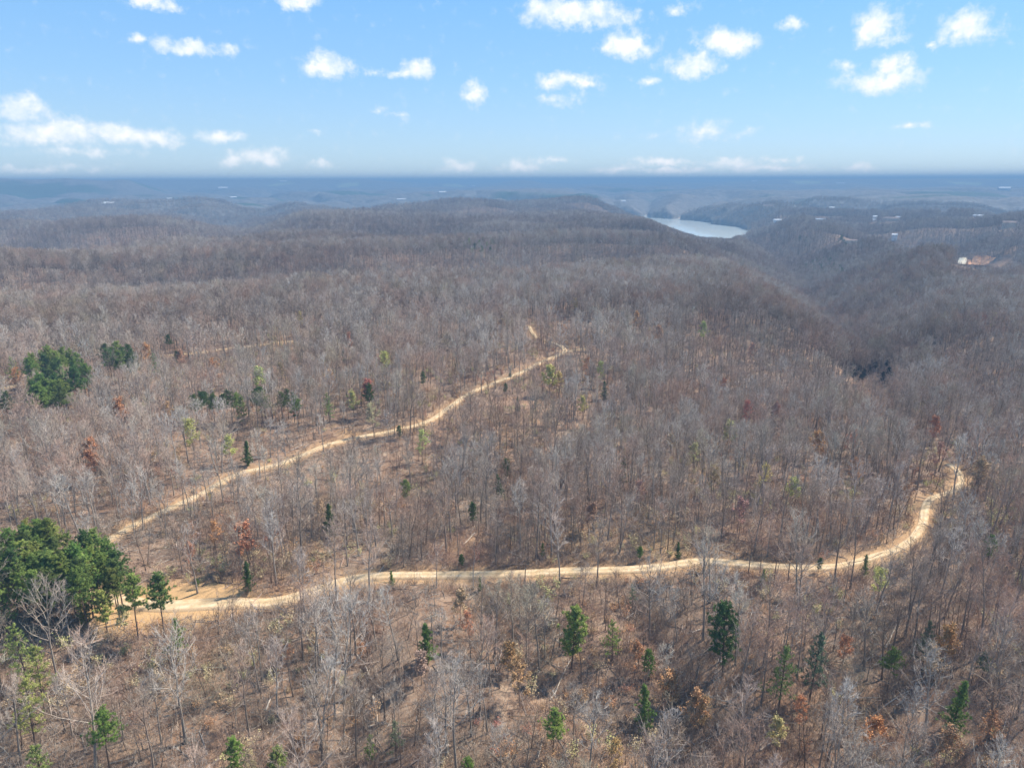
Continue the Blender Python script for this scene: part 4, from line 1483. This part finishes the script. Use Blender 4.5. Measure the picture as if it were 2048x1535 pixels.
# gaps in the woods through which the road, the evergreens and the coloured trees show
for nm, w, P in ROADS:
    for q_ in P[::3]:
        OPEN.append((q_[0], q_[1], q_[2] + .5, .88))
hw = FPX * 3.4 / np.hypot(X, Y)
pxt, pyt = project_np(np.column_stack([X, Y, Z + 21]))
pxb, pyb = project_np(np.column_stack([X, Y, Z + 6]))
rt = np.hypot(X, Y)
luck = RNG.random(len(X))
gone = np.zeros(len(X), bool)
for (ox, oy, oz, pr) in OPEN:
    qx, qy = project(ox, oy, oz)
    ro = math.hypot(ox, oy)
    gone |= (rt < ro) & (np.abs(pxt - qx) < hw) & (pyt < qy) & (pyb > qy) & (luck < pr)
X, Y, Z = X[~gone], Y[~gone], Z[~gone]
print('kept', len(X))
TN = tints(X, Y)
for k_, (bx_, by_, h_, tn_, lab_) in enumerate([(192, 1548, 27, .92, 'largest pale bare tree, its wide crown filling the bottom left'), (712, 1308, 22, .45, 'dark leaning bare tree with a splintered foot'), (893, 1512, 23, .75, 'tall bare tree with a thick dark foot at the bottom middle'),
        (1026, 1308, 20, .6, 'bare tree with two dark stems left of the middle hollow'), (1420, 1205, 20, .95, 'very pale bare tree just below the road left of the darkest evergreen'), (1845, 1500, 24, .7, 'pale bare tree right of the tangled brush pile'),
        (640, 1500, 21, .85, 'pale bare tree with drooping limbs at the bottom left of centre'), (1090, 1085, 22, .6, 'tall grey bare tree behind the brush mound'), (395, 1185, 20, .8, 'pale bare tree leaning over the back of the clearing')]):
    x_, y_ = ground_px(bx_, by_, H)
    fi = [8, 1, 5, 2, 6, 0, 8, 4, 7][k_]
    plant('bare_tree', [b[:3] for b in BARE], fi, x_, y_, h_ / BARE[fi][2], lab_, 'tree', 'notable bare trees', tint=tn_)
# the 300 that show largest are things, the rest one mass
px, py = project_np(np.column_stack([X, Y, Z + 14]))
px0, py0 = project_np(np.column_stack([X, Y, Z]))
seen = (px > -10) & (px < 2058) & (py < 1535 + 60)
order = np.argsort(np.where(seen, np.hypot(X, Y), 1e9))
near_i = order[:291]
ORD = ['nearest', 'second nearest', 'third nearest', 'fourth nearest', 'fifth nearest', 'sixth nearest', 'seventh nearest', 'eighth nearest', 'ninth nearest', 'tenth nearest', 'eleventh nearest', 'twelfth nearest']
used = {}
lp = [project(a, b, 0)[0] for a, b, _ in LAND]
cand = []
for i in near_i:
    x, y = X[i], Y[i]
    j = min(range(len(LAND)), key=lambda q: (LAND[q][0] - x) ** 2 + (LAND[q][1] - y) ** 2)
    dx, dy = px0[i] - lp[j], y - LAND[j][1]
    side = ('right of' if dx > 0 else 'left of') if abs(dx) > 2.0 * abs(dy) * FPX / max(y, 1) * .4 else ('behind' if dy > 0 else 'in front of')
    cand.append((j, side, math.hypot(LAND[j][0] - x, LAND[j][1] - y), i))
cand.sort(key=lambda c: c[2])
protos = {}
for j, side, dist, i in cand:
    k = used.get((j, side), 0)
    used[(j, side)] = k + 1
    ordn = ORD[k] + ' ' if k < len(ORD) else 'farther '
    tn = float(TN[i])
    shade = 'brown' if tn < .33 else ('pale grey' if tn > .66 else 'grey')
    lab = '%s bare tree, %s%s the %s' % (shade, ordn, side, ' '.join(LAND[j][2].split(',')[0].split()[:8]))
    f = int(RNG.integers(0, 10))
    sc = float(RNG.uniform(.66, 1.06))
    dead = RNG.random() < .06
    forms = DEAD if dead else BARE
    pv = f % len(forms)
    key = (dead, pv)
    z = float(Z[i])
    if dead:
        lab = lab.replace('bare tree', 'broken dead tree')
    rot = (random.gauss(0, .03), random.gauss(0, .03), random.random() * 6.28)
    if key not in protos:
        e = bpy.data.objects.new('bare_tree', None); COL.objects.link(e)
        kids = []
        for pn, me in zip(('trunk', 'crown'), forms[pv][:2]):
            o = bpy.data.objects.new(pn, me); COL.objects.link(o); o.parent = e
            kids.append(o)
        protos[key] = (e, kids)
    else:
        e0, k0 = protos[key]
        e = e0.copy(); COL.objects.link(e)
        kids = []
        for q in k0:
            o = q.copy(); COL.objects.link(o); o.parent = e
            kids.append(o)
    for o in kids:
        o['tint'] = tn
    e.location = (float(X[i]), float(Y[i]), z - .15)
    e.rotation_euler = rot
    e.scale = (sc, sc, sc)
    tag(e, ' '.join(lab.split()[:16]), 'tree', 'bare trees of the foreground woods')
rest = np.ones(len(X), bool)
rest[near_i] = False
X, Y, Z, TN = X[rest], Y[rest], Z[rest], TN[rest]
n0 = len(X)
pick = np.where(np.hypot(X, Y) < 400, RNG.integers(0, len(F0), n0), len(F0) + RNG.integers(0, len(F1), n0))
size = RNG.uniform(.60, 1.04, n0)
PTS, PICK, SIZE, TNT = [np.column_stack([X, Y, Z - .2])], [pick], [size], [TN]


def far_batch(r0, r1, cell, forms, s0, s1):
    xm = r1 * math.sin(R(44))
    x, y = stratified(-xm, xm, r0 * .6, r1, cell)
    r_ = np.hypot(x, y)
    m_ = (r_ >= r0) & (r_ < r1) & in_view(x, y, 5)
    x, y = x[m_], y[m_]
    z = H(x, y)
    m_ = (z > -79.0) & (RNG.random(len(x)) < np.clip(.9 + .4 * fbm(x, y, 80, 2, 131), .4, 1)) & keep_mask(x, y, 2.5)
    x, y, z = x[m_], y[m_], z[m_]
    a_, r_ = np.arctan2(x, y), np.hypot(x, y)
    m_ = np.ones(len(x), bool)
    for (hx, hy, hw_, hb_) in SIGHT:
        ah, rh = math.atan2(hx, hy), math.hypot(hx, hy)
        line = CAM_Z + (hb_ - CAM_Z) * r_ / rh
        m_ &= ~((np.abs(a_ - ah) * rh < (hw_ * .5 + 2) * (.75 + .35 * RNG.random(len(x)))) & (r_ < rh + 5) & (z + 23 > line))
    x, y, z = x[m_], y[m_], z[m_]
    PTS.append(np.column_stack([x, y, z - .3]))
    pk = forms[0] + RNG.integers(0, len(forms), len(x))
    rr_ = np.hypot(x, y)
    if r0 == 950:
        pk = np.where(RNG.random(len(x)) < sstep(1350, 950, rr_), F1[0] + RNG.integers(0, len(F1), len(x)), pk)
    PICK.append(pk)
    SIZE.append(RNG.uniform(s0, s1, len(x)))
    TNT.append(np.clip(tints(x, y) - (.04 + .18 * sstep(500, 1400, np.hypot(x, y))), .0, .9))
    print('far batch', r0, len(x))


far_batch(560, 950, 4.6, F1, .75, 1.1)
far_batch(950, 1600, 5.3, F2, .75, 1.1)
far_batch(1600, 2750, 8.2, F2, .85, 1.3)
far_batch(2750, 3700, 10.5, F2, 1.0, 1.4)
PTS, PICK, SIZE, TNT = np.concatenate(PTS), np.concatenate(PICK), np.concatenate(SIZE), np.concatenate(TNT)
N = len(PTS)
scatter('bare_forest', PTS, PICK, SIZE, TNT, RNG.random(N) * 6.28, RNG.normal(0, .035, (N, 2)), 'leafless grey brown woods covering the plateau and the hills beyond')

# undergrowth and dead branches on the forest floor
UP, UK, US, UT = [], [], [], []


def brush(cell, r0, r1, base, gain, kinds, s0, s1, tmean, tvar, seed, rd):
    x, y = stratified(-r1 * .82, r1 * .82, 68, r1, cell)
    r_ = np.hypot(x, y)
    dn_ = fbm(x, y, 24, 3, seed)
    m_ = in_view(x, y, 6) & (r_ >= r0) & (r_ < r1) & (RNG.random(len(x)) < np.clip(base + gain * dn_, .03, 1))
    x, y, dn_ = x[m_], y[m_], dn_[m_]
    d_, _ = road_info(x, y)
    m_ = d_ > rd
    rn_ = np.hypot(x, y)
    for sh_ in ((3, 6, 9, 12) if kinds is YG else (2.5,)):       # low growth is thin just this side of the tracks
        d2_, _ = road_info(x + x / rn_ * sh_, y + y / rn_ * sh_)
        m_ &= (d2_ > 0) | (RNG.random(len(x)) > .85)
    for cx_, cy_ in CLEAR:
        m_ &= np.hypot(x - cx_, (y - cy_) * 1.3) > 11
    x, y, dn_ = x[m_], y[m_], dn_[m_]
    UP.append(np.column_stack([x, y, H(x, y) - .1]))
    UK.append(RNG.choice(kinds, len(x)))
    US.append(RNG.uniform(s0, s1, len(x)))
    UT.append(np.clip(tmean - .30 * dn_ + RNG.normal(0, tvar, len(x)), 0, 1))


brush(1.3, 60, 260, .75, .9, FS, .6, 1.6, .42, .18, 151, .5)
brush(2.3, 260, 520, .6, .9, FS, .7, 1.6, .34, .18, 151, .5)
brush(5.2, 60, 560, .40, 1.6, FL, .6, 1.35, .3, .15, 161, 1.0)
brush(2.2, 60, 330, .6, .8, FK, .6, 1.6, .55, .25, 155, .8)
brush(3.6, 60, 560, .55, 1.1, YG, .5, 1.15, .33, .17, 157, 1.6)
UP, UK, US, UT = np.concatenate(UP), np.concatenate(UK), np.concatenate(US), np.concatenate(UT)
N = len(UP)
scatter('undergrowth', UP, UK, US, UT, RNG.random(N) * 6.28, RNG.normal(0, .08, (N, 2)), 'low leafless brush, saplings and dead branches on the forest floor')
print('undergrowth', N)

# ------------------------------------------------------------------ haze
hb = box_me('haze', 58000, 58000, 100 + 147, None, -100)
hb.materials.clear()
hm = bpy.data.materials.new('haze_air'); hm.use_nodes = True
t = NT(hm.node_tree)
pv = t.n('ShaderNodeVolumePrincipled')
pv.inputs['Color'].default_value = (.22, .385, .575, 1)
pv.inputs['Density'].default_value = HAZE_DENSITY
pv.inputs['Density Attribute'].default_value = ''
pv.inputs['Anisotropy'].default_value = 0.0
t.n('ShaderNodeOutputMaterial', {'Volume': pv.outputs[0]})
hm.cycles.homogeneous_volume = True
hb.materials.append(hm)
haze = add_obj('haze', hb)
tag(haze, 'thin blue air haze over the whole valley', kind='stuff')
